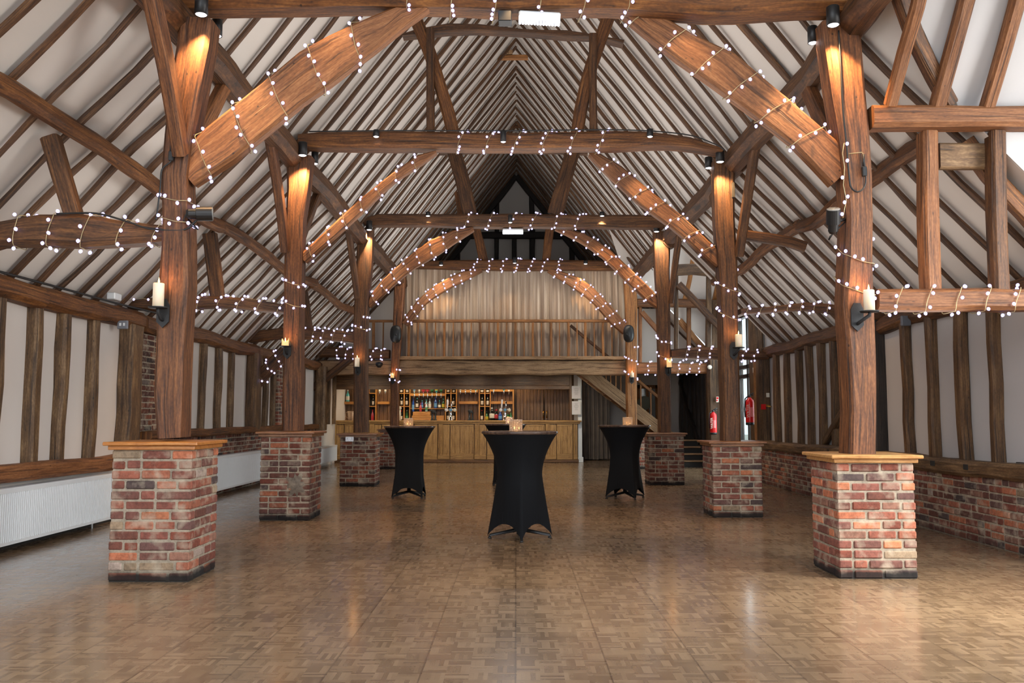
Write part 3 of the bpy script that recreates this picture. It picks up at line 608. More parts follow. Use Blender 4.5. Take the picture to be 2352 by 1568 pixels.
# aisle purlins
for s, w_, rng in ((-1, 'left', [(5.4, 10.9), (10.9, 15.9), (15.9, 20.9)]), (1, 'right', [(7.75, 11.3), (11.3, 16.3)])):
    for i, (a, c) in enumerate(rng):
        pts = [V((s * (3.72 + 0.05 * math.sin(j * 2.1 + i)), a + (c - a) * j / 4, 3.62 + 0.06 * math.sin(j * 1.7 + i) + (0.08 if s > 0 else 0))) for j in range(5)]
        timber('aisle_purlin', pts, 0.15, 0.14, (1, 0, 0), M['oak_tie'], '%s purlin under the %s aisle roof, %s' % (('wavy', 'sagging', 'far')[i], w_, ('nearest length', 'second length', 'third length')[i]), 'beam', 'purlins under the aisle roofs', wob=0.02, ch=0.28)
# braces in the aisle frames
strut('aisle_brace', [(572, 893), (612, 850), (655, 806)], 15.85, 0.24, 0.12, M['oak_dark'], 'brace wrapped in lights, left of the second left post', 'aisle braces', key='XB3')
strut('aisle_brace', [(706, 898), (750, 868), (805, 822)], 20.85, 0.17, 0.12, M['oak_dark'], 'plain brace from the far left wall post to the aisle beam', 'aisle braces')

# wall plates
for s, w_, x, rng in ((-1, 'left', 4.79, [(4, 8.6), (8.6, 11.0), (11.0, 15.8), (15.8, 20.9), (20.9, 25.4)]), (1, 'right', 4.72, [(7.4, 11.3), (11.3, 16.45)])):
    for i, (a, c) in enumerate(rng):
        pts = [V((s * (x + random.uniform(-0.015, 0.015)), a + (c - a) * j / 4, 2.43 + random.uniform(-0.02, 0.02))) for j in range(5)]
        timber('wall_plate_beam', pts, 0.21, 0.2, (1, 0, 0), M['oak_tie'] if s < 0 else M['oak_dark'], 'plate beam on top of the %s wall, %s length' % (w_, ORD[i]), 'beam', 'plate beams on the outer walls', wob=0.018, ch=0.25)
# ------------------------------------------------------------------ rafters
def rafter_run(s, lower, ys, w_, skip=lambda y: False):
    i = 0
    for y in ys:
        if skip(y): continue
        if lower: A, B = V((s * (XE - 0.14), y, EAVE + 0.12)), V((s * (PLX + 0.0), y, PLZ - 0.03))
        else: A, B = V((s * PLX, y, PLZ - 0.03)), V((s * 0.03, y, RID - 0.06))
        inn = V((-s * (A.z - B.z) * -1, 0, 0))
        nrm = (B - A).cross(V((0, 1, 0))).normalized()
        if nrm.z > 0: nrm = -nrm
        ww = random.uniform(0.05, 0.092); dd = random.uniform(0.03, 0.05)
        jx = random.uniform(-0.07, 0.07)
        pts = []
        nn_ = 6
        for j in range(nn_):
            t = j / (nn_ - 1)
            pts.append(A.lerp(B, t) + nrm * (dd * 0.5 + 0.016) + V((0, random.uniform(-0.035, 0.035) + jx * (t - 0.5), 0)))
        wl = [ww * random.uniform(0.75, 1.15) for _ in range(nn_)]
        if random.random() < 0.25: wl[-1] *= 0.45
        if random.random() < 0.15: wl[0] *= 0.5
        timber('rafter', pts, dd, wl, (0, 1, 0), M['rafter'], '%s oak rafter on the %s %s roof slope, %s counted from the camera' % ('wavy' if i % 2 else 'rough', 'lower' if lower else 'upper', w_, ordw(i)), 'rafter', 'rafters on the %s %s roof slope' % ('lower' if lower else 'upper', w_), wob=0.009, seg=0.28, ch=0.25, wvar=0.14)
        i += 1
def yrun(a, c, st):
    o = []; y = a
    while y < c: o.append(y); y += st * random.uniform(0.86, 1.14)
    return o
yl = yrun(5.35, 25.3, 0.47); yr = yrun(7.4, 25.3, 0.47)
rafter_run(-1, True, yl, 'left')
rafter_run(-1, False, [y for y in yl if y > 7.1], 'left')
rafter_run(1, False, yr, 'right')
rafter_run(1, True, yr, 'right', lambda y: 16.4 < y < 21.3)
# near porch rafters
GP = 'rafters on the near porch roof'
for (bx, tx, w_, lab) in ((2148, 2218, 0.125, 'thick porch rafter rising from the high right beam, left of two'), (2258, 2345, 0.115, 'thick porch rafter near the right edge, right of two')):
    A = at(bx, 238, 7.08); B = A + V((0.0, -1.25, 1.25 * 1.37)); Bm = A.lerp(B, 0.5)
    timber('porch_rafter', [A + V((0, -0.03, -0.05)), Bm + V((0.02, -0.03, -0.04)), B + V((0.02, -0.03, -0.04))], 0.1, w_, (1, 0, 0), M['oak_brace'], lab, 'rafter', GP, wob=0.01, ch=0.25)
A = at(2045, 240, 6.95); timber('porch_rafter', [A, at(2075, 120, 6.7), at(2105, 20, 6.45), at(2125, -60, 6.3)], 0.09, 0.1, (1, 0, 0), M['oak_brace'], 'thin crooked porch rafter crossing the valley', 'rafter', None, wob=0.01, ch=0.25)
timber('valley_rafter', [(vx - 0.1, YP0 - 0.05, vz + 0.0), ((vx + PLX) / 2 - 0.1, 6.78, (vz + PLZ) / 2), (PLX - 0.05, 6.42, PLZ)], 0.12, 0.12, (1, 0.3, 0), M['oak_dark'], 'rough valley rafter where porch and main roof meet', 'rafter', None, wob=0.012)
timber('edge_rafter', [at(2215, 325, 7.32), at(2270, 400, 7.32), at(2352, 490, 7.32), at(2420, 570, 7.32)], 0.14, 0.1, (0, 1, 0), M['oak_tie'], 'broad edge rafter slanting down to the right edge', 'rafter', None, wob=0.012)

# ------------------------------------------------------------------ wall studs, sills, wall posts
def stud(X, Y, z0, z1, w, d, mat_, label, group, name='wall_stud', lean=0.0, cat='stud'):
    n_ = 5; pts = [V((X, Y + lean * (j / 4 - 0.5) + random.uniform(-0.015, 0.015), z0 + (z1 - z0) * j / 4)) for j in range(n_)]
    timber(name, pts, w, d, (1, 0, 0), mat_, label, cat, group, wob=0.012, ch=0.2, wvar=0.08)
GL1 = 'studs on the near left wall'
for i, Y in enumerate((7.98, 8.63, 9.17, 9.83)):
    stud(-4.82, Y, 0.72, 2.36, 0.14, 0.14, M['stud'], 'weathered left wall stud above the nearest radiator, %s from the left edge' % ORD[i], GL1)
stud(-4.78, 10.72, 0.9, 2.36, 0.36, 0.2, M['stud'], 'broad left wall post with a small box switch on top', None, 'wall_post', cat='post')
for i, Y in enumerate((12.05, 12.62, 13.32, 14.0, 14.66)):
    stud(-4.82, Y, 1.03, 2.36, 0.13, 0.12, M['stud'], 'left wall stud between first and second post, %s from the left' % ORD[i], 'studs on the middle left wall')
stud(-4.76, 15.75, 1.0, 2.36, 0.36, 0.2, M['stud_r'], 'dark left wall post under the third aisle beam', None, 'wall_post', cat='post')
for i, Y in enumerate((16.25, 16.68, 17.18)):
    stud(-4.82, Y, 1.03, 2.36, 0.12, 0.12, M['stud'], 'left wall stud behind the lit brace, %s from the left' % ORD[i], 'studs behind the lit brace')
for i, Y in enumerate((18.9, 19.6, 21.6, 22.3, 23.0)):
    stud(-4.82, Y, 1.03, 2.36, 0.13, 0.12, M['stud'], 'far left wall stud near the bar, %s from the left' % ORD[i], 'studs on the far left wall')
stud(-4.68, 20.9, 0.9, 2.42, 0.3, 0.24, M['stud'], 'far left wall post with a blackened top', None, 'wall_post', cat='post')
def sill(X, a, c, z, h, d, mat_, label):
    pts = [V((X, a + (c - a) * j / 4, z + random.uniform(-0.012, 0.012))) for j in range(5)]
    timber('sill_beam', pts, h, d, (1, 0, 0), mat_, label, 'beam', 'sill beams along the walls', wob=0.015, ch=0.22)
sill(-4.76, 6.0, 10.5, 0.70, 0.16, 0.2, M['oak_brace'], 'pale sill beam over the nearest left radiator')
sill(-4.76, 11.2, 20.6, 1.0, 0.11, 0.18, M['oak_tie'], 'sill beam over brick on the middle left wall')
sill(4.62, 7.3, 16.5, 0.72, 0.16, 0.26, M['stud'], 'worn sill beam with open mortices along the right wall')
for i, Y in enumerate((8.75, 9.45, 10.15, 12.6)):  # dark blocks on the sill paint the shade inside each mortice
    b = MB(); b.box((4.483, Y, 0.71), (4.5, Y + 0.09, 0.765), 0, None, 0.003); tag(b.build('mortice_hole_shade', M['darkwall']), 'dark painted shade of an empty mortice in the right sill, %s from the right edge' % ORD[i], 'hole', 'mortices in the right sill')
GR = 'studs on the right wall'
for i, Y in enumerate((8.55, 9.18, 9.84, 10.47, 12.3, 12.88, 13.4, 13.93, 14.46, 15.12, 15.72)):
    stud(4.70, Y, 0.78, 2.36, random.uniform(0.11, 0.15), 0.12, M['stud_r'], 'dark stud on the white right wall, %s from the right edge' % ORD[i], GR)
stud(4.68, 11.3, 0.78, 2.5, 0.24, 0.18, M['black_oak'], 'blackened right wall post just right of the nearest right post', None, 'wall_post', cat='post')
timber('wall_brace', [(4.69, 12.15, 1.5), (4.68, 12.75, 1.15), (4.68, 13.4, 0.8)], 0.12, 0.08, (1, 0, 0), M['stud_r'], 'diagonal brace across the right wall studs', 'brace', None)
stud(4.66, 16.45, 0.78, 2.5, 0.34, 0.22, M['stud_r'], 'dark right wall post beside the fire alarm call point', None, 'wall_post', cat='post')
stud(4.72, 17.1, 0.0, 3.3, 0.42, 0.2, M['stud_r'], 'door post behind the right hand fire extinguisher', None, 'door_post', cat='post')
stud(4.74, 20.9, 0.0, 4.0, 0.3, 0.36, M['stud_r'], 'door post carrying the bright red extinguisher', None, 'door_post', cat='post')
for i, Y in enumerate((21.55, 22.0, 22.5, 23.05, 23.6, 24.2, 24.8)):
    stud(4.70, Y, 0.5, 2.4, 0.2, 0.12, M['black_oak'], 'shadowed stud beyond the far doorway, %s from the doorway' % ORD[i], 'shadowed far right studs')  # near-black oak puts the shade here into the stud colour
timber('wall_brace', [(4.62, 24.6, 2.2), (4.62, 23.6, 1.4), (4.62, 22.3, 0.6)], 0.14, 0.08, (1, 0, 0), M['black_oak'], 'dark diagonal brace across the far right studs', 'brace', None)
# brick dwarf walls
b = MB(); brick_block(b, (4.55, 7.25, 0), (4.72, 16.4, 0.66), 0.8, 0.073, 'x', 0.5); o = b.build('wall_right', [M['brick'], M['mortar']]); struct(o)
b = MB(); brick_block(b, (-4.85, 11.0, 0.0), (-4.80, 20.7, 0.95), 0.62, 0.073, 'X', 0.0); o = b.build('wall_left', [M['brick'], M['mortar']]); struct(o)
for (a, c) in ((11.0, 11.85), (17.5, 18.7)):
    b = MB(); brick_block(b, (-4.86, a, 1.05), (-4.78, c, 2.3), 0.5 if a < 12 else 0.8, 0.073, 'X', 0.0); o = b.build('wall_left', [M['brick'], M['mortar']]); struct(o)

# ------------------------------------------------------------------ radiators
def radiator(y0, y1, z0, z1, label):
    x1 = -4.62; x0 = x1 - 0.13
    r = empty('radiator', (-4.69, (y0 + y1) / 2, z0)); tag(r, label, 'radiator', 'white panel radiators on the left wall')
    b = MB(); n_ = int((y1 - y0) / 0.0333); st = (y1 - y0 - 0.06) / n_; vs = []; fs = []
    prof = [(0, 0.0), (0.2, 0.0), (0.35, 0.012), (0.65, 0.012), (0.8, 0.0)]
    row = []
    for i in range(n_):
        for t, e in prof: row.append((y0 + 0.03 + (i + t) * st, e))
    row = [(y0, 0.0)] + row + [(y1, 0.0)]
    za, zb = z0 + 0.03, z1 - 0.045
    for y, e in row: vs += [(x1 - 0.012 + e, y, za), (x1 - 0.012 + e, y, zb)]
    for i in range(len(row) - 1): fs.append((2 * i, 2 * i + 2, 2 * i + 3, 2 * i + 1))
    b.add(vs, fs)
    b.box((x1 - 0.02, y0, z0), (x1, y1, za)); b.box((x1 - 0.02, y0, zb), (x1, y1, z1 - 0.01))
    b.build('front_panel', M['white'], r)
    b = MB(); b.box((x0, y0, z1 - 0.012), (x1 - 0.002, y1, z1), 0, None, 0.003); b.build('top_grille', M['white'], r)
    for y in (y0, y1 - 0.012):
        b = MB(); b.box((x0, y - 0.002, z0), (x1 - 0.004, y + 0.012, z1 - 0.014)); b.build('side_panel', M['white'], r)
    b = MB(); b.box((x0, y0 + 0.02, z0 + 0.02), (x0 + 0.03, y1 - 0.02, z1 - 0.03)); b.build('rear_panel', M['white'], r)
    for y in (y0 + 0.25, y1 - 0.25):
        b = MB(); b.tube([(-4.72, y, 0), (-4.72, y, z0 + 0.03)], 0.01, 8); b.build('pipe', M['white'], r)
radiator(5.2, 10.05, 0.075, 0.59, 'long white radiator at the left edge beside the nearest plinth')
radiator(13.35, 16.6, 0.085, 0.62, 'white radiator seen between the first and second left plinths')
radiator(20.3, 22.6, 0.1, 0.5, 'small far white radiator beside the bar on the left')
for i, (a, c) in enumerate(((4, 10.9), (11, 20.7))):
    b = MB(); b.box((-4.86, a, 0), (-4.82, c, 0.075)); o = struct(b.build('gap_shade_left', M['darkwall']))  # dark strip painting the shade of the gap under the radiators

# ------------------------------------------------------------------ tables
def table(cx, cy, h, r, rz, label, front=0.0):
    t = empty('cocktail_table', (cx, cy, 0)); tag(t, label, 'table', 'tall tables under black stretch covers')
    b = MB(); b.lathe([(0.0, h - 0.03), (r - 0.012, h - 0.03), (r, h - 0.022), (r, h - 0.006), (r - 0.006, h), (0.0, h)], 56, (cx, cy, 0)); b.build('tabletop', M['top'], t)
    # stretch cover: round at the top, drawn to four feet at the base
    b = MB(); nz, na = 40, 96; vs = []; fs = []
    for i in range(nz + 1):
        u = i / nz
        for j in range(na):
            a = 2 * PI * j / na; q = a - rz
            sq = min(1.0, max(0.0, (1.0 / (abs(math.cos(q)) + abs(math.sin(q))) - 0.70711) / 0.28989))
            z = h - 0.012 - u * (h - 0.022); wa = 0.42
            if u < wa:
                bs = lerp(1.004, 0.565, math.sin(u / wa * PI / 2) ** 0.9); e = max(0, (u - 0.06) / wa)
                Rc, Rm = bs * (1 + 0.05 * e), bs * (1 - 0.03 * e)
            else:
                k_ = (u - wa) / (1 - wa); Rc = lerp(0.593, 0.86, k_ ** 1.1); Rm = lerp(0.548, 0.56, k_)
            rr = r * lerp(Rm, Rc, sq ** 1.25)
            if u > 0.6:
                k_ = (u - 0.6) / 0.4
                z += 0.15 * (1 - sq ** 1.1) ** 0.75 * k_ ** 1.3
                rr += 0.005 * math.sin(q * 36) * k_ * (1 - sq)
            vs.append((cx + rr * math.cos(a), cy + rr * math.sin(a), max(0.012, z)))
    for i in range(nz):
        for j in range(na): fs.append((i * na + j, (i + 1) * na + j, (i + 1) * na + (j + 1) % na, i * na + (j + 1) % na))
    b.add(vs, fs, 0, None, True); b.build('stretch_cover', M['spandex'], t)
    b = MB(); b.tube([(cx, cy, 0.1), (cx, cy, h - 0.03)], 0.03, 12); b.build('pole', M['black'], t)
    for k_ in range(4):
        a = rz + k_ * PI / 2; e = V((cx + 0.78 * r * math.cos(a), cy + 0.78 * r * math.sin(a), 0.022))
        b = MB(); b.tube([(cx, cy, 0.09), e + V((0, 0, 0.01)), e], [0.02, 0.014, 0.014], 8)
        b.lathe([(0.018, 0.0), (0.02, 0.008), (0.014, 0.02)], 12, (e.x, e.y, 0)); b.build('foot', M['black'], t)
    return t
k = NT('varnished_top'); tc = k.n('TexCoord')
n1 = k.n('TexNoise', {'Vector': k.n('Mapping', {0: (tc, 'Object'), 3: (4, 30, 1)}), 'Scale': 1.0, 'Detail': 4})
M['top'] = k.bsdf(k.ramp((n1, 0), [(0.3, hexc(58, 44, 38)), (0.7, hexc(104, 84, 72))]), 0.16)
TABS = [(0.035, 9.06, 1.09, 0.395, -PI / 2 + 0.05, 'front black covered table in the middle of the floor'), (-1.65, 13.52, 1.09, 0.395, PI / 4 + 0.0, 'left black covered table in front of the bar'), (1.65, 13.38, 1.105, 0.40, PI / 4 - 0.42, 'right black covered table beside the brick plinth'), (-0.2, 15.95, 1.10, 0.38, PI / 4, 'rear black covered table hidden behind the front one')]
for a in TABS: table(*a)
def fairy_line(pts, label, r=0.0138, step=0.075):
    pts = [V(p) for p in pts]; t = empty('fairy_lights', pts[0]); tag(t, label, 'string lights', 'strings of white fairy lights on the timbers')
    b = MB(); b.tube(pts, 0.0035, 4); b.build('wire', M['wire'], t)
    for i in range(len(pts) - 1):
        L = (pts[i + 1] - pts[i]).length; n_ = max(1, int(L / step))
        for j in range(n_):
            q = pts[i].lerp(pts[i + 1], (j + random.uniform(0.2, 0.8)) / n_) + V((random.choice((-1, 1)) * random.uniform(0.012, 0.03), -0.015, random.uniform(-0.01, 0.01)))
            o = bpy.data.objects.new('bulb', BULB); COL.objects.link(o); o.parent = t; o.location = q - pts[0]; o.scale = (r, r, r)
def tealight(x, y, z, s, label):
    t = empty('candle_holder', (x, y, z)); tag(t, label, 'candle holder', 'cut glass candle holders on the tables')
    b = MB(); hs = 0.052 * s; hh = 0.092 * s; w = 0.006
    for (lo, hi) in (((x - hs, y - hs, z), (x + hs, y - hs + w, z + hh)), ((x - hs, y + hs - w, z), (x + hs, y + hs, z + hh)), ((x - hs, y - hs + w, z), (x - hs + w, y + hs - w, z + hh)), ((x + hs - w, y - hs + w, z), (x + hs, y + hs - w, z + hh))): b.box(lo, hi, 0, None, 0.002)
    for i in range(1, 6):
        q = -hs + 2 * hs * i / 6
        b.tube([(x + q, y - hs - 0.001, z + 0.004), (x + q, y - hs - 0.001, z + hh - 0.004)], 0.004, 5)
    b.build('glass_cup', M['cut_glass'], t)
    b = MB(); b.lathe([(0.02, 0.004), (0.021, 0.02), (0.0, 0.02)], 14, (x, y, z)); b.build('tealight', M['wax'], t)
    b = MB(); b.lathe([(0.0, 0.02), (0.007, 0.028), (0.005, 0.04), (0.0, 0.052)], 10, (x - 0.012 * s, y - 0.01, z)); b.build('flame', M['flame'], t)
    b = MB(); b.lathe([(0.0, 0.02), (0.006, 0.026), (0.004, 0.036), (0.0, 0.046)], 10, (x + 0.024 * s, y - 0.01, z)); b.build('flame', M['flame'], t)
    pl(x, y, z + 0.05, 0.35, (1, 0.6, 0.25), 0.015, t)
def pl(x, y, z, e, col, rad, parent=None):
    L = bpy.data.lights.new('glow', 'POINT'); L.energy = e; L.color = col; L.shadow_soft_size = rad
    o = bpy.data.objects.new('glow', L); COL.objects.link(o)
    if parent is not None: o.parent = parent; o.location = V((x, y, z)) - parent_world(parent)
    else: o.location = (x, y, z)
    return o
tealight(-0.005, 8.98, 1.09, 1.3, 'cut glass candle holder on the front black table')
tealight(-1.66, 13.45, 1.09, 1.3, 'cut glass candle holder on the left black table')
tealight(1.69, 13.3, 1.105, 1.3, 'cut glass candle holder on the right black table')
tealight(-0.13, 15.85, 1.10, 1.3, 'cut glass candle holder on the rear black table')

# ------------------------------------------------------------------ loft, curtains, balustrade
b = MB()
edge_timber('loft_beam', [(716, 829), (900, 828), (1180, 828), (1438, 828)], [(716, 862), (900, 861), (1180, 861), (1438, 862)], 20.98, 0.24, M['oak_pale'], 'pale oak beam carrying the loft above the bar', 'beam', None, None, wob=0.003, ch=0.06)
A = at(905, 822, 20.93); B = at(1438, 822, 20.93)
timber('loft_kerb', [A + V((0, 0.1, 0)), B + V((0, 0.1, 0))], 0.08, 0.3, (0, 1, 0), M['oak_pale'], 'thin oak kerb board on top of the loft beam', 'board', None, wob=0.002, ch=0.08)
r = empty('balustrade', at(1180, 822, 21.05)); tag(r, 'oak balustrade with thick and thin balusters along the loft edge', 'balustrade')
ya = 21.05
def pxz(y, Y): return at(1180, y, Y).z
zt, zb = pxz(737, ya), pxz(820, ya)
b = MB(); b.box((at(908, 740, ya).x, ya - 0.045, zt - 0.035), (at(1442, 740, ya).x, ya + 0.045, zt + 0.035), 0, 0, 0.01); b.build('handrail', M['oak_mid'], r)
for x in (938.7, 980.1, 1020.8, 1061.5, 1102.7, 1143.4, 1184.1, 1224.3, 1265.5, 1305.7, 1344.6, 1385.3):
    X = at(x, 780, ya).x; timber('baluster', [(X, ya, zb), (X + random.uniform(-0.01, 0.01), ya, (zb + zt) / 2), (X, ya, zt - 0.03)], 0.058, 0.06, (0, 1, 0), M['oak_mid'], parent=r, wob=0.003)
for x in (960, 1000.4, 1041, 1082.5, 1123.2, 1163.4, 1204, 1243.5, 1284.7, 1325.4, 1364.9, 1405.5):
    X = at(x, 780, ya).x; timber('baluster', [(X, ya, zb), (X, ya, zt - 0.03)], 0.026, 0.06, (0, 1, 0), M['oak_mid'], parent=r, wob=0.002)
r2 = empty('side_rail', at(870, 822, 21.1)); tag(r2, 'short oak rail with uprights left of the farthest left post', 'balustrade')
z2 = pxz(737, 21.1)
b = MB(); b.box((at(846, 737, 21.1).x, 21.07, z2 - 0.03), (at(902, 737, 21.1).x, 21.15, z2 + 0.03), 0, 0, 0.008); b.build('handrail', M['oak_mid'], r2)
for x, w in ((858, 0.07), (880, 0.03)):
    X = at(x, 780, 21.1).x; timber('upright', [(X, 21.1, zb - 0.1), (X, 21.1, z2 - 0.02)], w, 0.06, (0, 1, 0), M['oak_mid'], parent=r2, wob=0.003)
def curtain(x0, x1, z0, z1, Y, amp, freq, mat_, label, seed, name='curtain', flare=0.0):
    rnd = random.Random(seed); b = MB(); nx, nz = int((x1 - x0) / 0.012), 16; vs = []; fs = []
    ph = [0.0]
    for i in range(nx): ph.append(ph[-1] + 0.012 * freq * 2 * PI * (0.65 + 0.7 * (0.5 + 0.5 * noise.noise(V((i * 0.035, seed, 0))))))
    for j in range(nz + 1):
        v = j / nz
        for i in range(nx + 1):
            x = x0 + (x1 - x0) * i / nx
            a = amp * (0.55 + 0.9 * v) * (0.6 + 0.6 * (0.5 + 0.5 * noise.noise(V((i * 0.02, seed, 4)))))
            y = Y + a * (math.sin(ph[i] + 0.5 * noise.noise(V((i * 0.01, v * 2, seed)))) + 0.25 * math.sin(ph[i] * 2.7)) 
            x_ = x + 0.03 * v * noise.noise(V((i * 0.03, v * 1.5, seed + 7)))
            vs.append((x_, y, z1 + (z0 - z1) * v + (0.02 * noise.noise(V((i * 0.05, 3, seed))) if j == nz else 0)))
    for j in range(nz):
        for i in range(nx): fs.append((j * (nx + 1) + i, (j + 1) * (nx + 1) + i, (j + 1) * (nx + 1) + i + 1, j * (nx + 1) + i + 1))
    b.add(vs, fs, 0, None, True); o = b.build(name, mat_); tag(o, label, 'curtain', 'curtains'); return o
zc0, zc1 = pxz(824, 21.35), pxz(612, 21.35)
curtain(at(925, 700, 21.35).x, at(1181, 700, 21.35).x, zc0, zc1, 21.38, 0.055, 6.3, M['satin'], 'left half of the taupe satin curtain across the loft', 3)
curtain(at(1180, 700, 21.35).x, at(1440, 700, 21.35).x, zc0, zc1, 21.36, 0.055, 6.3, M['satin'], 'right half of the taupe satin curtain across the loft', 11)
timber('stair_rail', [at(1310, 747, 21.2), at(1405, 826, 21.2)], 0.07, 0.05, (0, 1, 0), M['oak_dark'], 'slanting stair rail seen between balusters on the right', 'handrail', None, wob=0.003, smooth_path=False)

# gable framing seen above the curtain
for i, (x, w) in enumerate(((1050, 0.16), (1100, 0.0), (1141, 0.13), (1181, 0.13), (1222, 0.16), (1313, 0.16))):
    if w: 
        X = at(x, 560, 25.5).x; zt_ = RID - abs(X) * (RID - PLZ) / PLX - 0.15
        zt_ = min(zt_, pxz(543, 25.5)) if i not in (2, 4) else zt_
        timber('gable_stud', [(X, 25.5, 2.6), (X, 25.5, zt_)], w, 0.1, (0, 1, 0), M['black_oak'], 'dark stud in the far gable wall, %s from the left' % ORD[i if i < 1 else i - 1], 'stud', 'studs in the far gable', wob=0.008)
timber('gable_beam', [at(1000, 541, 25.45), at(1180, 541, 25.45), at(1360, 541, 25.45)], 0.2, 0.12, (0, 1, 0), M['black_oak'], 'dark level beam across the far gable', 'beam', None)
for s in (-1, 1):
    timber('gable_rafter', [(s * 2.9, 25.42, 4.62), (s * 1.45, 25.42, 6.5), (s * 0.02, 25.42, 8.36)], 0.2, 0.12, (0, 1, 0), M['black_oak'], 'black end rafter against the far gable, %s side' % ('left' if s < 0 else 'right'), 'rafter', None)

# ------------------------------------------------------------------ bar
YB = 23.4
bx0, bx1 = at(712, 1000, YB).x, at(1327, 1000, YB).x
r = empty('bar_counter', ((bx0 + bx1) / 2, YB, 0)); tag(r, 'long oak panelled bar counter across the back of the hall', 'bar')
b = MB(); b.box((bx0, YB - 0.07, 1.075), (bx1 + 0.1, YB + 0.62, 1.12), 0, 0, 0.008); b.box((bx0, YB - 0.045, 1.03), (bx1 + 0.06, YB + 0.6, 1.075), 0, 0, 0.008); b.build('counter_top', M['bar'], r)
b = MB(); b.box((bx0, YB + 0.05, 0), (bx1, YB + 0.55, 1.03)); b.build('carcass', M['bar_d'], r)
b = MB(); b.box((bx0, YB - 0.03, 0), (bx1 + 0.02, YB + 0.05, 0.09), 0, 0, 0.01); b.build('plinth_board', M['bar_d'], r)
edges = [712, 738, 760, 790, 848, 876, 934, 951, 1005.5, 1033.5, 1089.3, 1117.5, 1166, 1194, 1252, 1278, 1316, 1327]
for i in range(len(edges) - 1):
    xa, xb = at(edges[i], 1000, YB).x + 0.008, at(edges[i + 1], 1000, YB).x - 0.008
    wide = (xb - xa) > 0.42
    b = MB(); b.box((xa, YB + 0.012, 0.2), (xb, YB + 0.05, 1.03), 0, 2)
    if wide:
        n_ = max(3, int((xb - xa) / 0.11)); st = (xb - xa) / n_
        for j in range(n_): b.box((xa + j * st + 0.003, YB - 0.002, 0.2), (xa + (j + 1) * st - 0.003, YB + 0.02, 0.98), 0, 2, 0.003)
        b.box((xa, YB - 0.012, 0.97), (xb, YB + 0.02, 1.03), 0, 0, 0.004)
        b.box((xa, YB - 0.02, 0.085), (xb, YB + 0.03, 0.24), 0, 0, 0.006)
        b.build('front_panel', M['bar'], r)
    else:
        w3 = (xb - xa)
        b.box((xa, YB - 0.025, 0.13), (xa + w3 * 0.42, YB + 0.03, 1.03), 0, 2, 0.005)
        for q in range(4):
            b.box((xa + w3 * (0.05 + q * 0.09), YB - 0.033, 0.24), (xa + w3 * (0.05 + q * 0.09) + 0.012, YB - 0.02, 0.98), 0, 2, 0.003)
        b.box((xa + w3 * 0.44, YB - 0.012, 0.13), (xb, YB + 0.03, 1.0), 0, 2, 0.003)
        b.box((xa - 0.004, YB - 0.045, 0.085), (xb + 0.004, YB + 0.03, 0.2), 0, 0, 0.008)
        b.build('pilaster', M['bar'], r)
# canopy over the bar
r = empty('bar_canopy', ((bx0 + bx1) / 2, YB, 2.0)); tag(r, 'dark oak fascia and cornice above the bar opening', 'canopy')
za, zm, zb_ = pxz(894, YB), pxz(883, YB), pxz(858, YB)
xr = at(1308, 880, YB).x
b = MB(); b.box((bx0, YB, zm), (xr, YB + 0.04, 2.46), 0, 0); b.build('fascia', M['bar_d'], r)
b = MB(); b.box((bx0, YB - 0.03, za), (xr, YB + 0.05, zm), 0, 0, 0.006); b.box((bx0, YB - 0.06, zm - 0.03), (xr, YB + 0.05, zm), 0, 0, 0.008); b.build('cornice', M['bar_d'], r)
b = MB(); b.box((xr, YB - 0.02, 1.12), (xr + 0.06, YB + 0.1, 2.46), 0, 2, 0.005); b.build('end_post', M['bar_d'], r)
# back bar
YK = 24.55
r = empty('back_bar', ((bx0 + bx1) / 2, YK, 0.9)); tag(r, 'oak back bar of pigeonholes and shelves behind the counter', 'shelf unit')
b = MB(); xA, xB = at(765, 930, YK).x, at(1180, 930, YK).x
nb = 44; st = (xB - xA) / nb
for i in range(nb): b.box((xA + i * st + 0.004, YK + 0.22, 0.9), (xA + (i + 1) * st - 0.004, YK + 0.25, 2.0), 0, 2, 0.004)
b.build('back_panel', M['bar_d'], r)
b = MB(); b.box((xA, YK - 0.1, 0.0), (xB, YK + 0.25, 1.10), 0, 0); b.build('back_counter', M['shelf'], r)
def zK(y): return at(1180, y, YK).z
def cell(x0, x1, cols):
    X0, X1 = at(x0, 930, YK).x, at(x1, 930, YK).x
    for i in range(cols + 1):
        X = lerp(X0, X1, i / cols); b = MB(); b.box((X - 0.014, YK, 1.1), (X + 0.014, YK + 0.22, 2.0), 0, 2, 0.003); b.build('divider', M['shelf'], r)
    for y in (903, 933):
        z = zK(y); b = MB(); b.box((X0 + 0.014, YK + 0.004, z - 0.012), (X1 - 0.014, YK + 0.22, z + 0.012), 0, 0, 0.003); b.build('shelf', M['shelf'], r)
    b = MB(); b.box((X0 + 0.014, YK + 0.205, 1.1), (X1 - 0.014, YK + 0.217, 2.0)); b.build('dark_backing', M['darkwall'], r)
cell(828, 863, 2); cell(915, 941, 2); cell(1023, 1048, 2); cell(1101, 1126, 2)
def shelfb(x0, x1, y0, y1, d=0.2):
    b = MB(); b.box((at(x0, 930, YK).x, YK + 0.02, zK(y1)), (at(x1, 930, YK).x, YK + 0.02 + d, zK(y0)), 0, 0, 0.004); b.build('shelf', M['shelf'], r)
shelfb(785, 812, 922, 928); shelfb(867, 893, 922, 928); shelfb(1054, 1097, 921.5, 927.5); shelfb(1127, 1177, 921.5, 927.5); shelfb(942, 1022, 903, 909, 0.1); shelfb(1054, 1097, 895, 901, 0.1); shelfb(1127, 1177, 893, 899, 0.1); shelfb(942, 1022, 937.5, 939, 0.22)
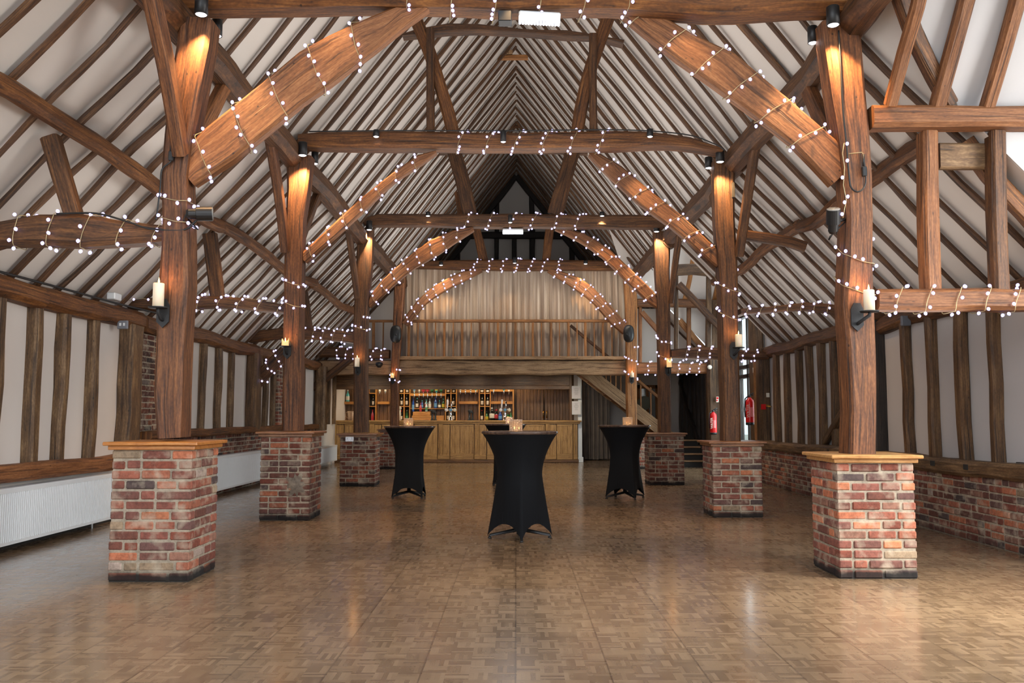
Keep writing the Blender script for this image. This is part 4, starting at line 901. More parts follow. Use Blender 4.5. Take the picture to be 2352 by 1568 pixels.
for x in (785, 1179):
    X = at(x, 930, YK).x; b = MB(); b.box((X - 0.02, YK, 1.1), (X + 0.02, YK + 0.22, 2.0), 0, 2, 0.003); b.build('end_panel', M['shelf'], r)
b = MB(); b.box((at(946, 950, YK).x, YK - 0.02, 1.1), (at(1020, 950, YK).x, YK + 0.02, zK(954)), 0, 0, 0.004); b.build('drawer', M['shelf'], r)
b = MB(); b.box((at(948, 950, YK).x, YK + 0.03, zK(954)), (at(988, 950, YK).x, YK + 0.06, zK(945)), 0, 0, 0.004); b.build('drawer', M['shelf'], r)
# boarded doors at the right end of the back bar
YD = 24.5
r = empty('boarded_cupboard', at(1245, 960, YD)); tag(r, 'tall dark boarded double doors with brass handles behind the bar', 'cupboard')
for (x0, x1, hx_) in ((1187, 1248.5, 1248), (1251, 1306, 1255.5)):
    X0, X1 = at(x0, 930, YD).x, at(x1, 930, YD).x; b = MB(); n_ = 8; st = (X1 - X0) / n_
    for i in range(n_): b.box((X0 + i * st + 0.003, YD, 0.05), (X0 + (i + 1) * st - 0.003, YD + 0.03, 2.05), 0, 2, 0.004)
    d = b.build('door', M['bar_d'], r)
    X = at(hx_, 950, YD).x; z0_, z1_ = at(hx_, 958, YD).z, at(hx_, 945, YD).z
    b = MB(); b.tube([(X, YD, z0_), (X, YD - 0.045, z0_), (X, YD - 0.045, z1_), (X, YD, z1_)], 0.011, 8); b.lathe([(0.022, 0), (0.022, 0.01)], 10, (X, YD - 0.012, z0_), axis=1); b.lathe([(0.022, 0), (0.022, 0.01)], 10, (X, YD - 0.012, z1_), axis=1)
    b.build('handle', M['brass'], d)
b = MB(); b.box((at(1306, 930, YD).x, YD - 0.02, 0), (at(1318, 930, YD).x, YD + 0.06, 2.05), 0, 2, 0.004); b.build('frame', M['bar_d'], r)
wallbox('wall_bar', (bx0, 24.95, 0), (at(1340, 930, 24.9).x, 25.05, 2.46), M['bar_d'])
# bottles
def gl(name, col, rough=0.08): return plain(name, col, rough, 0.0, **{'Coat Weight': 0.5})
BM = {'dk': gl('dark_bottle', (0.012, 0.012, 0.01)), 'gr': gl('green_bottle', (0.02, 0.10, 0.035)), 'bl': gl('blue_bottle', (0.02, 0.07, 0.30)), 'cl': gl('pale_bottle', (0.42, 0.5, 0.5)), 'rd': gl('pink_bottle', (0.45, 0.07, 0.10)), 'tq': gl('turquoise_bottle', (0.08, 0.42, 0.42)), 'am': gl('amber_bottle', (0.22, 0.09, 0.02))}
LM = {'w': plain('cream_label', hexc(214, 206, 190), 0.6), 'r': plain('red_label', hexc(170, 40, 44), 0.6), 'y': plain('yellow_label', hexc(196, 178, 60), 0.6), 'b': plain('blue_label', hexc(90, 140, 180), 0.6), 'g': plain('green_label', hexc(70, 130, 90), 0.6)}
CM = {'r': plain('red_cap', hexc(170, 20, 40), 0.4), 'k': plain('black_cap', (0.015, 0.015, 0.015), 0.4), 'y': plain('yellow_cap', hexc(190, 170, 40), 0.4), 's': M['steel'], 't': plain('teal_cap', hexc(60, 170, 170), 0.4), 'b': plain('blue_cap', hexc(50, 90, 190), 0.4)}
GNAME = {'dk': 'dark', 'gr': 'green', 'bl': 'blue', 'cl': 'clear', 'rd': 'pink', 'tq': 'turquoise', 'am': 'amber'}
def bottle(px, base, hpx, wpx, g, l, c, where, i, Yq=None, inv=False, kind=0):
    Yq = Yq or YK + 0.1
    p = at(px, base, Yq); s = Yq / FPX
    h = hpx * s; rr = wpx * s / 2; b = MB(); x, y, z = p
    if where in ZSNAP: z = ZSNAP[where]
    if kind == 0: prof = [(rr * .9, 0), (rr, h * .03), (rr, h * .12), (rr * 1.02, h * .13), (rr * 1.02, h * .45), (rr, h * .46), (rr, h * .55), (rr * .75, h * .66), (rr * .36, h * .74), (rr * .34, h * .88), (rr * .4, h * .885), (rr * .4, h), (0, h)]; mi = [0, 0, 0, 1, 1, 0, 0, 0, 0, 2, 2, 2]
    else: prof = [(rr * .9, 0), (rr, h * .05), (rr, h * .2), (rr * 1.02, h * .21), (rr * 1.02, h * .55), (rr, h * .56), (rr, h * .72), (rr * .5, h * .84), (rr * .45, h * .9), (rr * .5, h * .905), (rr * .5, h), (0, h)]; mi = [0, 0, 0, 1, 1, 0, 0, 0, 2, 2, 2]
    if inv: prof = [(q, h - z_) for q, z_ in prof][::-1]; mi = mi[::-1]; prof[0] = (0.001, prof[0][1])
    b.lathe(prof, 12, (x, y, z), 0, True, mi)
    o = b.build('spirit_bottle' if not inv else 'optic_bottle', [BM[g], LM[l], CM[c]])
    tag(o, '%s %sbottle %s, %s from the left' % (GNAME[g], 'upturned ' if inv else '', where, ORD[i]), 'bottle', 'bottles ' + where)
ZSNAP = {'on the top left shelf': zK(922), 'in the middle row of pigeonholes': zK(933) + 0.012, 'in the bottom row of pigeonholes': 1.10, 'in the top row of pigeonholes': zK(903) + 0.012, 'on the middle shelf above the drawers': zK(937.5), 'standing on the right back counter': 1.10, 'standing on the drawer top': zK(945)}
W1 = 'in the middle row of pigeonholes'
for i, q in enumerate([(834, 932, 26, 6, 'dk', 'w', 'k'), (857, 932, 24, 5, 'dk', 'w', 'y'), (922.5, 932, 26, 6.5, 'dk', 'w', 'y'), (934, 932, 26, 6.5, 'dk', 'w', 'y'), (1029, 932, 26, 6, 'am', 'w', 'k'), (1041.5, 932, 25, 6, 'dk', 'w', 'k'), (1107.5, 932, 26, 7, 'dk', 'w', 'k'), (1120, 932, 26, 7, 'dk', 'w', 'r')]): bottle(*q, W1, i)
W2 = 'in the bottom row of pigeonholes'
for i, q in enumerate([(855.5, 962, 26, 7, 'rd', 'r', 'r'), (834, 962, 24, 6, 'dk', 'r', 'k'), (921.5, 962, 24, 6.5, 'dk', 'w', 'r'), (934.5, 962, 25, 6.5, 'gr', 'g', 's'), (1029.5, 962, 26, 7, 'dk', 'w', 'r'), (1041, 962, 25, 7, 'dk', 'w', 'k'), (1106.5, 962, 25, 6.5, 'dk', 'w', 'r'), (1118, 962, 22, 8, 'gr', 'y', 'k')][:1] + [(921.5, 962, 24, 6.5, 'dk', 'w', 'r'), (934.5, 962, 25, 6.5, 'gr', 'g', 's'), (1029.5, 962, 26, 7, 'dk', 'w', 'r'), (1041, 962, 25, 7, 'dk', 'w', 'k'), (1106.5, 962, 25, 6.5, 'dk', 'w', 'r'), (1118, 962, 22, 8, 'gr', 'y', 'k')]): bottle(*q, W2, i)
W3 = 'in the top row of pigeonholes'
for i, q in enumerate([(922, 902, 11, 6.5, 'dk', 'w', 'k'), (935, 902, 11, 6, 'dk', 'w', 'k'), (1029, 902, 12, 8, 'dk', 'w', 'k'), (1042, 902, 11, 6, 'dk', 'w', 'k'), (1107.5, 902, 11, 8, 'dk', 'w', 'k'), (1120, 902, 11, 8, 'dk', 'w', 'k')]): bottle(*q, W3, i, None, False, 1)
bottle(798.5, 921, 27, 8.5, 'tq', 'w', 's', 'on the top left shelf', 0)
W4 = 'on the middle shelf above the drawers'
for i, q in enumerate([(958, 936.5, 24, 6.5, 'dk', 'w', 't'), (969.5, 936.5, 18, 6, 'bl', 'b', 't'), (979, 936.5, 20, 6.5, 'cl', 'r', 't'), (987, 936.5, 22, 6.5, 'cl', 'w', 's'), (1000.5, 936.5, 26, 7, 'bl', 'b', 'b'), (1009.5, 936.5, 18, 7, 'dk', 'w', 't'), (1018.5, 936.5, 22, 6.5, 'gr', 'y', 't')]): bottle(*q, W4, i)
W4b = 'standing on the drawer top'
for i, q in enumerate([(949, 944.5, 34, 5.5, 'bl', 'b', 'k'), (966, 944.5, 20, 5.5, 'rd', 'r', 'r'), (979.5, 944.5, 22, 6, 'cl', 'g', 't')]): bottle(*q, W4b, i, YK + 0.045)
W5 = 'hanging from the central optics'
for i, q in enumerate([(951.5, 904, 13, 5, 'cl', 'b', 't'), (963, 904, 12, 4, 'cl', 'w', 's'), (972.5, 904, 14, 8, 'rd', 'r', 's'), (982, 904, 14, 7, 'rd', 'r', 's'), (992.5, 904, 14, 8, 'gr', 'g', 's'), (1002.5, 904, 14, 7, 'tq', 'y', 's'), (1013, 904, 14, 7, 'gr', 'g', 's')]): bottle(*q, W5, i, YK + 0.03, True)
W6 = 'hanging from the right optics'
for i, q in enumerate([(1057.5, 900, 8, 4, 'cl', 'w', 's'), (1069, 900, 8, 4, 'am', 'w', 's'), (1081, 900, 8, 4, 'dk', 'w', 's'), (1092.5, 900, 8, 4, 'cl', 'g', 's'), (1134, 900, 10, 5, 'cl', 'w', 's'), (1157.5, 900, 10, 5, 'tq', 'g', 's'), (1169, 904, 10, 5, 'am', 'w', 's')]): bottle(*q, W6, i, YK + 0.03, True)
W6b = 'hanging from the left optics'
for i, q in enumerate([(872, 903, 9, 5, 'cl', 'w', 's'), (885, 903, 9, 5, 'cl', 'w', 's')]): bottle(*q, W6b, i, YK + 0.03, True)
W7 = 'standing on the right back counter'
for i, q in enumerate([(1130, 963, 30, 12, 'dk', 'w', 's'), (1140, 963, 26, 9, 'dk', 'r', 'r'), (1149, 962, 20, 9, 'bl', 'b', 'b'), (1166.5, 960, 18, 7, 'gr', 'y', 'k'), (1173.5, 960, 22, 5, 'gr', 'g', 'k')]): bottle(*q, W7, i, YK - 0.03, False, 1)
# optics measure valves under the upturned bottles
for i, x in enumerate((951.5, 963, 972.5, 982, 992.5, 1002.5, 1013, 1057.5, 1069, 1081, 1092.5, 1134, 1157.5, 1169, 872, 885)):
    yb = 914 if x < 1030 and x > 940 else 906
    p = at(x, yb, YK + 0.03); q = at(x, yb - 9.5, YK + 0.03); b = MB(); L = q.z - p.z
    b.lathe([(0.006, 0), (0.01, L * .1), (0.02, L * .45), (0.02, L * .8), (0.012, L)], 10, p); o = b.build('optic', M['chrome'])
    tag(o, 'chrome optic measure at the back bar, %s of the row' % ORD[i], 'optic', 'optic measures')
# beer fonts
def font(px, label, Yq=23.62):
    p = at(px, 963, Yq); x, y = p.x, p.y; z = 1.12
    t = empty('beer_tap', (x, y, z)); tag(t, label, 'beer tap', 'chrome beer taps on the bar')
    b = MB(); b.lathe([(0.07, 0), (0.07, 0.01), (0.045, 0.02), (0.042, 0.22), (0.05, 0.25), (0.05, 0.30), (0, 0.32)], 18, (x, y, z)); b.build('column', M['chrome'], t)
    b = MB(); b.tube([(x - 0.13, y, z + 0.28), (x + 0.13, y, z + 0.28)], 0.03, 12); b.build('crossbar', M['chrome'], t)
    for i, dx in enumerate((-0.115, 0, 0.115)):
        b = MB(); b.lathe([(0, -0.012), (0.05, -0.012), (0.054, 0), (0.05, 0.01)], 18, (x + dx, y - 0.035, z + 0.28), axis=1); q = b.build('badge', M['chrome'], t)
        b = MB(); b.lathe([(0, -0.003), (0.043, -0.003), (0.043, 0.001)], 18, (x + dx, y - 0.048, z + 0.28), axis=1); b.build('badge_face', [M['paper'], LM['b'], LM['w']][i], q)
    for dx, h0, h1 in ((-0.09, 0.32, 0.56), (0.02, 0.32, 0.51)):
        b = MB(); b.tube([(x + dx, y, z + h0 - .03), (x + dx, y, z + h0 + 0.05), (x + dx + 0.01, y - 0.02, z + h1)], [0.008, 0.02, 0.026], 10); b.build('tap_handle', M['chrome'] if dx > 0 else M['paper'], t)
font(1035, 'chrome beer tap with three round badges, middle of the bar')
font(1160, 'chrome beer tap with three round badges behind the rear table')
p = at(918, 937, 23.62); b = MB(); b.lathe([(0, -0.012), (0.05, -0.012), (0.054, 0), (0.03, 0.02)], 18, (p.x, p.y, p.z), axis=1); b.tube([(p.x, p.y + 0.03, 1.12), (p.x, p.y + 0.03, p.z)], 0.03, 12); tag(b.build('beer_tap', [LM['w']]), 'single tap badge showing beside the farthest left post', 'beer tap')
for px, lab in ((995.5, 'black drinks dispenser on the bar behind the left table'), (1081, 'black drinks dispenser on the bar right of the middle tap')):
    p = at(px, 963, 23.62); x, y, z = p.x, p.y, 1.12; t = empty('drinks_dispenser', (x, y, z)); tag(t, lab, 'dispenser', 'black dispensers on the bar')
    b = MB(); b.lathe([(0.05, 0), (0.05, 0.02), (0.035, 0.03), (0.03, 0.2), (0.05, 0.24), (0.05, 0.28), (0, 0.3)], 14, (x - 0.03, y, z)); b.build('column', M['plastic_black'], t)
    b = MB(); b.lathe([(0.045, 0), (0.045, 0.02), (0.03, 0.03), (0.028, 0.18), (0.045, 0.21), (0, 0.24)], 14, (x + 0.05, y, z)); b.build('column', M['plastic_black'], t)
    b = MB(); b.box((x - 0.02, y - 0.06, z + 0.2), (x + 0.06, y - 0.03, z + 0.27), 0, None, 0.008); b.build('spout', M['black'], t)
for px, lab in ((968, 'black bar mat left of the middle tap'), (1090, 'black bar mat right of the middle tap')):
    p = at(px, 963, 23.55); b = MB(); b.box((p.x - 0.2, 23.45, 1.12), (p.x + 0.2, 23.7, 1.128), 0, None, 0.003); tag(b.build('bar_mat', M['plastic_black']), lab, 'mat')
# dispenser, jug, framed menus
p = at(770, 942, 24.3); x, y = p.x, p.y; z0 = at(770, 941, 24.3).z; z1 = at(770, 915, 24.3).z
t = empty('towel_dispenser', (x, y, z0)); tag(t, 'blue fronted paper towel dispenser at the left end of the bar', 'dispenser')
b = MB(); b.box((x - 0.12, y, z0), (x + 0.02, y + 0.1, z1), 0, None, 0.01); b.build('back_plate', M['white'], t)
b = MB(); b.box((x - 0.02, y - 0.14, z0 + 0.02), (x + 0.14, y + 0.09, z1), 0, None, 0.03); b.build('cover', M['blue_plastic'], t)
b = MB(); b.add([(x - 0.02, y - 0.02, z0 + 0.02), (x + 0.1, y - 0.02, z0 + 0.02), (x + 0.1, y - 0.05, z0 - 0.1), (x + 0.16, y - 0.04, z0 - 0.28), (x + 0.1, y - 0.03, z0 - 0.28), (x + 0.02, y - 0.05, z0 - 0.1)], [(0, 1, 2, 5), (5, 2, 3, 4)]); b.build('paper_towel', M['paper'], t)
wallbox('trim_1', (x - 0.2, y + 0.12, 0.0), (x + 0.1, y + 0.2, 2.05), M['bar'])
p = at(806, 963, 23.7); b = MB(); b.lathe([(0.05, 0.0), (0.07, 0.01), (0.095, 0.24), (0.1, 0.25), (0.09, 0.24), (0.065, 0.015), (0, 0.012)], 20, (p.x, 23.7, 1.12)); t = b.build('water_jug', M['cut_glass']); tag(t, 'clear glass jug on the bar beside the third left post', 'jug')
b = MB(); b.tube([(p.x - 0.09, 23.7, 1.35), (p.x - 0.15, 23.7, 1.32), (p.x - 0.14, 23.7, 1.22), (p.x - 0.075, 23.7, 1.18)], 0.01, 8); o = b.build('handle', M['cut_glass'], t)
# white pilaster right of the bar
px0, px1 = at(1327, 960, 23.6).x, at(1336, 960, 23.6).x
b = MB(); b.box((px0, 23.5, 0), (px1, 23.62, 2.46), 0, None, 0.004); b.box((px0 - 0.01, 23.47, 0), (px1 + 0.03, 23.65, 0.14), 0, None, 0.006); struct(b.build('trim_2', M['white']))
b = MB(); b.add([(at(1318, 900, 24.0).x, 24.0, 0.0), (at(1334, 900, 24.0).x, 24.0, 0.0), (at(1334, 900, 24.0).x, 24.0, 2.46), (at(1318, 900, 24.0).x, 24.0, 2.46)], [(0, 1, 2, 3)]); struct(b.build('wall_bar', M['plaster']))
for (y0, y1, lab) in ((886, 915.5, 'upper framed notice on the white post beside the bar'), (921, 952, 'lower framed notice on the white post beside the bar')):
    A = at(1313, y1, 23.4); B = at(1334.5, y0, 23.4); t = empty('framed_notice', ((A.x + B.x) / 2, 23.42, A.z)); tag(t, lab, 'notice', 'framed notices beside the bar')
    b = MB(); b.box((A.x, 23.42, A.z), (B.x, 23.45, B.z), 0, None, 0.004); b.build('frame', M['white'], t)
    b = MB(); b.box((A.x + 0.02, 23.412, A.z + 0.02), (B.x - 0.02, 23.421, B.z - 0.02)); b.build('sheet', M['paper'], t)
    b = MB()
    for k_ in range(9): w = random.uniform(0.03, 0.07); xc = (A.x + B.x) / 2; zz = B.z - 0.06 - k_ * 0.022; b.box((xc - w, 23.4105, zz), (xc + w, 23.4118, zz + 0.006))
    for (u0, v0, u1, v1) in ((0.02, 0.02, 0.023, -1), ): pass
    b.build('text_lines', plain('grey_ink', (0.3, 0.3, 0.33), 0.8), t)
# grey drape right of the bar
curtain(at(1336, 960, 24.6).x, at(1400, 960, 24.6).x, 0.03, 2.1, 24.6, 0.04, 8, M['drape'], 'floor length grey drape between the bar and the stairs', 21)

# ------------------------------------------------------------------ staircase
YS = 22.1
r = empty('staircase', at(1500, 1000, YS)); tag(r, 'oak staircase descending to the right from the loft', 'staircase')
S0, S1 = at(1335, 858, YS), at(1560, 1036, YS)
dirv = (S1 - S0); nst = 12
for Yq in (YS, YS + 0.9):
    b = MB(); d = V((0, 0, 0.36)); a_, c_ = S0.copy(), S1.copy(); a_.y = c_.y = Yq
    vs = [a_ - V((0.05, 0, .0)), c_, c_ + d, a_ + d, ]; vs2 = [q + V((0, 0.045, 0)) for q in vs]
    uu = lambda q: ((q.x - S0.x), q.z + q.y)
    fsl = [(0, 1, 2, 3), (7, 6, 5, 4), (0, 4, 5, 1), (3, 2, 6, 7), (0, 3, 7, 4), (1, 5, 6, 2)]
    allv = vs + vs2; b.add(allv, fsl, 0, [[((allv[j].x - S0.x) * 1.25, (allv[j].z + (allv[j].x - S0.x) * 0.79)) for j in f] for f in fsl]); b.build('stringer', M['oak_pale'], r)
for i in range(nst):
    p = S0.lerp(S1, (i + 0.3) / nst); b = MB(); b.box((p.x - 0.02, YS + 0.045, p.z + 0.02), (p.x + 0.26, YS + 0.9, p.z + 0.05), 0, 1); b.build('tread', M['oak_mid'], r)
    b = MB(); b.add([(p.x - 0.05, YS + 0.06, p.z + 0.02), (p.x + 0.2, YS + 0.06, p.z - 0.13), (p.x + 0.2, YS + 0.88, p.z - 0.13), (p.x - 0.05, YS + 0.88, p.z + 0.02)], [(0, 1, 2, 3)]); b.build('soffit_board', M['oak_mid'], r)
for x in (1366, 1379, 1392.5, 1403, 1415, 1426, 1472, 1495):
    X = at(x, 900, YS).x; zb2 = S0.z + (X - S0.x) * dirv.z / dirv.x + 0.34; b = MB(); b.box((X - 0.018, YS + 0.005, zb2), (X + 0.018, YS + 0.04, min(zb2 + 0.72, 2.9)), 0, 2, 0.003); b.build('baluster', M['oak_mid'], r)
H0, H1 = at(1395, 816, YS), at(1519, 917, YS)
timber('handrail', [H0 + V((0, 0.02, 0)), H1 + V((0, 0.02, 0))], 0.07, 0.06, (0, 1, 0), M['oak_mid'], parent=r, wob=0.002, smooth_path=False)
b = MB(); X = at(1519, 960, YS).x; b.box((X - 0.045, YS - 0.02, 0.3), (X + 0.045, YS + 0.07, at(1519, 893, YS).z), 0, 2, 0.006); b.build('newel_post', M['oak_mid'], r)
# steps at the far right
r = empty('entrance_steps', (3.9, 21.3, 0)); tag(r, 'short flight of dark steps with nosings painted as lit at far right', 'steps')
for i in range(4):
    z = 0.16 * (i + 1); b = MB(); b.box((2.85, 21.35 + i * 0.28, z - 0.16), (4.6, 21.35 + i * 0.28 + 0.3, z - 0.035)); st_ = b.build('step', M['darkwall'], r)
    b = MB(); b.box((2.83, 21.32 + i * 0.28, z - 0.035), (4.6, 21.35 + i * 0.28 + 0.3, z), 0, 0, 0.008); b.build('tread', M['oak_pale'], st_)  # pale oak puts the light on the step noses into the colour
# back wall door with glazing and round disc behind the stairs
YQ = 25.4
dr = empty('door_2', at(1480, 1000, YQ)); dr['kind'] = 'structure'
x0, x1 = at(1462, 960, YQ).x, at(1514, 960, YQ).x; zt2 = at(1480, 884, YQ).z
b = MB(); b.box((x0, YQ, 0.5), (x0 + 0.1, YQ + 0.08, zt2)); b.box((x1 - 0.1, YQ, 0.5), (x1, YQ + 0.08, zt2)); b.box((x0, YQ, zt2 - 0.1), (x1, YQ + 0.08, zt2)); b.box(((x0 + x1) / 2 - 0.04, YQ, 0.5), ((x0 + x1) / 2 + 0.04, YQ + 0.08, zt2)); b.build('door_frame', M['oak_mid'], dr)
M['pane'] = emis('daylight_pane', (0.9, 0.95, 1.0), 0.9, True)
b = MB(); b.box((x0 + 0.1, YQ + 0.04, 0.9), (x1 - 0.1, YQ + 0.06, zt2 - 0.1)); b.build('pane', M['glass'], dr)
p = at(1480, 925, 24.9); b = MB(); b.lathe([(0, -0.015), (0.19, -0.015), (0.2, 0), (0.19, 0.012)], 36, (p.x, p.y, p.z), axis=1); tag(b.build('round_sign', noisy('pale_sage', hexc(150, 156, 140), 0.6, 0.05)), 'pale round sign seen through the stair balusters', 'sign')

# ------------------------------------------------------------------ far right porch frame and glazing
timber('porch_beam', [at(1463, 696, 20.9), at(1545, 696, 20.9), at(1640, 698, 20.9)], 0.2, 0.2, (0, 1, 0), M['oak_tie'], 'level beam in the far right porch frame, right of the farthest post', 'beam')
timber('porch_beam', [at(1546, 620, 18.6), at(1590, 618, 18.6), at(1640, 622, 18.6)], 0.24, 0.2, (0, 1, 0), M['stud_r'], 'dark high beam in the far right porch', 'beam')
GF = 'posts of the far right porch frame'
for i, (x, y0, y1, w, Yq, mt) in enumerate(((1553, 628, 805, 0.09, 18.7, 'stud_r'), (1470, 706, 832, 0.08, 20.95, 'oak_brace'), (1582, 706, 800, 0.1, 20.98, 'oak_tie'), (1628, 632, 805, 0.11, 18.7, 'stud_r'))):
    timber('porch_post', [at(x, y0, Yq), at(x, (y0 + y1) / 2, Yq), at(x, y1, Yq)], w, 0.09, (0, 1, 0), M[mt], ['thin black upright right of the third right post', 'orange upright beside the farthest right post', 'brown upright in the middle of the far porch frame', 'dark upright left of the second right post'][i], 'post', GF, wob=0.004)
timber('porch_brace', [at(1474, 716, 20.9), at(1498, 745, 20.9), at(1522, 772, 20.9)], 0.12, 0.08, (0, 1, 0), M['oak_brace'], 'orange brace beside the farthest right post', 'brace')
timber('porch_brace', [at(1558, 652, 18.6), at(1610, 705, 18.6), at(1662, 760, 18.6)], 0.15, 0.09, (0, 1, 0), M['oak_dark'], 'long brace slanting down behind the second right post', 'brace')
for i, (x0, x1) in enumerate(((1572, 1590), (1640, 1655))):
    A = at(x0, 690, 20.9); timber('porch_rafter', [A, A + V((0.1, -0.8, 1.06)), A + V((0.15, -1.6, 2.1))], 0.08, 0.1, (1, 0, 0), M['oak_mid'], ['pale wavy rafter on the white far porch roof', 'short rafter on the far porch roof behind the second right post'][i], 'rafter', None, wob=0.02)
timber('porch_rafter', [at(1560, 735, 21.1), at(1590, 770, 21.1), at(1622, 806, 21.1)], 0.14, 0.08, (0, 1, 0), M['oak_mid'], 'pale rafter slanting behind the far porch frame', 'rafter', None, wob=0.01)
# glazed porch doors
XG = 4.95
dr = empty('door_1', (XG, 18.9, 0)); dr['kind'] = 'structure'
b = MB()
for Y in (17.32, 17.78, 18.5, 19.25, 20.05, 20.6): b.box((XG - 0.05, Y - 0.04, 0), (XG + 0.05, Y + 0.04, 3.4), 0, 2)
for z in (0.0, 2.05, 2.25, 3.36): b.box((XG - 0.05, 17.3, z), (XG + 0.05, 20.65, z + 0.08), 0, 1)
b.build('door_frame', M['black_oak'], dr)
for a_, c_ in ((17.36, 17.74), (17.82, 18.46), (18.54, 19.21), (19.29, 20.01), (20.09, 20.56)):
    b = MB(); b.box((XG - 0.006, a_, 0.08), (XG + 0.006, c_, 3.36)); b.build('pane', M['glass'], dr)
b = MB(); b.box((XG - 0.08, 16.6, 3.4), (XG + 0.1, 21.1, 4.1)); struct(b.build('wall_porch', M['plaster']))
b = MB(); b.box((5.1, -10, -0.25), (40, 60, -0.05)); g = struct(b.build('ground', noisy('pale_paving', hexc(180, 182, 170), 0.9, 0.1, 0.5, 0)))

# ------------------------------------------------------------------ fittings
def extinguisher(x, y, z, label, back):
    t = empty('fire_extinguisher', (x, y, z)); tag(t, label, 'fire extinguisher', 'red fire extinguishers by the porch')
    b = MB(); b.lathe([(0.078, 0.045), (0.08, 0.06), (0.08, 0.44), (0.07, 0.48), (0.035, 0.515), (0.03, 0.53), (0, 0.53)], 24, (x, y, z)); c = b.build('cylinder', M['red'], t)
    b = MB(); b.lathe([(0.07, 0.0), (0.081, 0.01), (0.081, 0.05), (0.078, 0.055)], 24, (x, y, z)); b.build('base_ring', M['plastic_black'], t)
    b = MB(); b.lathe([(0.028, 0.525), (0.03, 0.56), (0.018, 0.58), (0.0, 0.585)], 14, (x, y, z)); b.tube([(x, y, z + 0.57), (x + 0.05, y, z + 0.6), (x + 0.1, y, z + 0.62)], 0.012, 8); b.tube([(x, y, z + 0.57), (x + 0.05, y, z + 0.575), (x + 0.095, y, z + 0.56)], 0.01, 8); b.build('valve_handle', M['plastic_black'], t)
    b = MB(); b.tube([(x - 0.02, y, z + 0.56), (x - 0.09, y - 0.01, z + 0.5), (x - 0.1, y - 0.01, z + 0.3), (x - 0.095, y - 0.02, z + 0.15)], 0.013, 8); b.build('hose', M['plastic_black'], t)
    # printed panel and word blocks on the front
    b = MB(); vs = []; n_ = 8
    for i in range(n_ + 1):
        a = PI * 1.5 - 0.15 + 0.75 * i / n_
        for zz in (0.16, 0.34): vs.append((x + 0.0815 * math.cos(a), y + 0.0815 * math.sin(a), z + zz))
    b.add(vs, [(2 * i, 2 * i + 2, 2 * i + 3, 2 * i + 1) for i in range(n_)], 0, None, True); b.build('print_panel', plain('faded_print', hexc(222, 120, 120), 0.4), c)
    cu = bpy.data.curves.new('word', 'FONT'); cu.body = 'WATER'; cu.size = 0.075; cu.extrude = 0.0008; cu.align_x = 'CENTER'
    tmp = bpy.data.objects.new('lettering', cu); COL.objects.link(tmp); bpy.context.view_layer.update()
    me = bpy.data.meshes.new_from_object(tmp.evaluated_get(bpy.context.evaluated_depsgraph_get())); bpy.data.objects.remove(tmp)
    me.materials.clear(); me.materials.append(LM['w'])
    ow = bpy.data.objects.new('lettering', me); COL.objects.link(ow); ow.parent = c
    ow.location = (-0.03, -0.0826, 0.27); ow.rotation_euler = (PI / 2, -PI / 2, 0)
    b = MB(); b.box((x - 0.02, y + 0.07, z + 0.3), (x + 0.02, y + back, z + 0.42), 0, None, 0.004); b.build('wall_bracket', M['black'], t)
p = at(1639, 998, 20.55); extinguisher(p.x, 20.55, p.z, 'bright red extinguisher hung left of the second right post', 0.14)
p = at(1729, 976, 16.8); extinguisher(4.47, 16.75, p.z, 'darker red extinguisher hung right of the second right post', 0.1)
def plate(x, y, px, py, Y, w, h, mat_, name, label, cat, extra=None):
    p = at(px, py, Y); b = MB(); b.box((p.x - w / 2, Y, p.z - h / 2), (p.x + w / 2, Y + 0.02, p.z + h / 2), 0, None, 0.003); o = b.build(name, mat_); tag(o, label, cat)
    if extra is not None:
        b = MB()
        for (u0, v0, u1, v1) in extra: b.box((p.x + u0 * w, Y - 0.003, p.z + v0 * h), (p.x + u1 * w, Y + 0.001, p.z + v1 * h))
        b.build('printed_symbol', M['red'], o)
    return p
SX = [(-0.4, 0.05, 0.4, 0.4), (-0.4, -0.35, 0.1, -0.05)]
plate(0, 0, 1648, 917, 20.66, 0.06, 0.13, M['ivory'], 'safety_sign', 'small red and cream safety sign above the bright extinguisher', 'sign', SX)
plate(0, 0, 1738, 900, 16.86, 0.075, 0.11, M['ivory'], 'safety_sign', 'small red and cream safety sign above the darker extinguisher', 'sign', SX)
plate(0, 0, 1732, 850, 16.86, 0.04, 0.1, M['ivory'], 'safety_sign', 'small cream sign just under the dark aisle beam', 'sign', SX[:1])
plate(0, 0, 1764, 907, 16.25, 0.06, 0.08, M['ivory'], 'wall_switch', 'cream switch plate on the dark right wall post', 'switch')
p = plate(0, 0, 1754, 934, 16.24, 0.09, 0.1, M['red'], 'call_point', 'red fire alarm call point on the dark right wall post', 'alarm')
b = MB(); b.tube([(p.x + 0.05, 16.25, p.z + 0.01), (p.x + 0.18, 16.28, p.z + 0.0), (4.55, 15.9, p.z + 0.03)], 0.008, 6); tag(b.build('conduit', M['brass']), 'thin brass coloured pipe leading from the call point', 'pipe')
b = MB(); b.box((4.42, 16.2, 0.8), (4.45, 16.26, 2.3)); tag(b.build('cable_trunking', M['oak_mid']), 'slim brown trunking running up beside the call point', 'trunking')
p = at(1182, 0, 1)
p = at(1630, 843, 20.75); b = MB(); b.lathe([(0, -0.03), (0.05, -0.03), (0.055, 0), (0.05, 0.01)], 18, (p.x, p.y, p.z), axis=1); tag(b.build('motion_sensor', M['ivory']), 'cream sensor at the right end of the far light cluster', 'sensor')
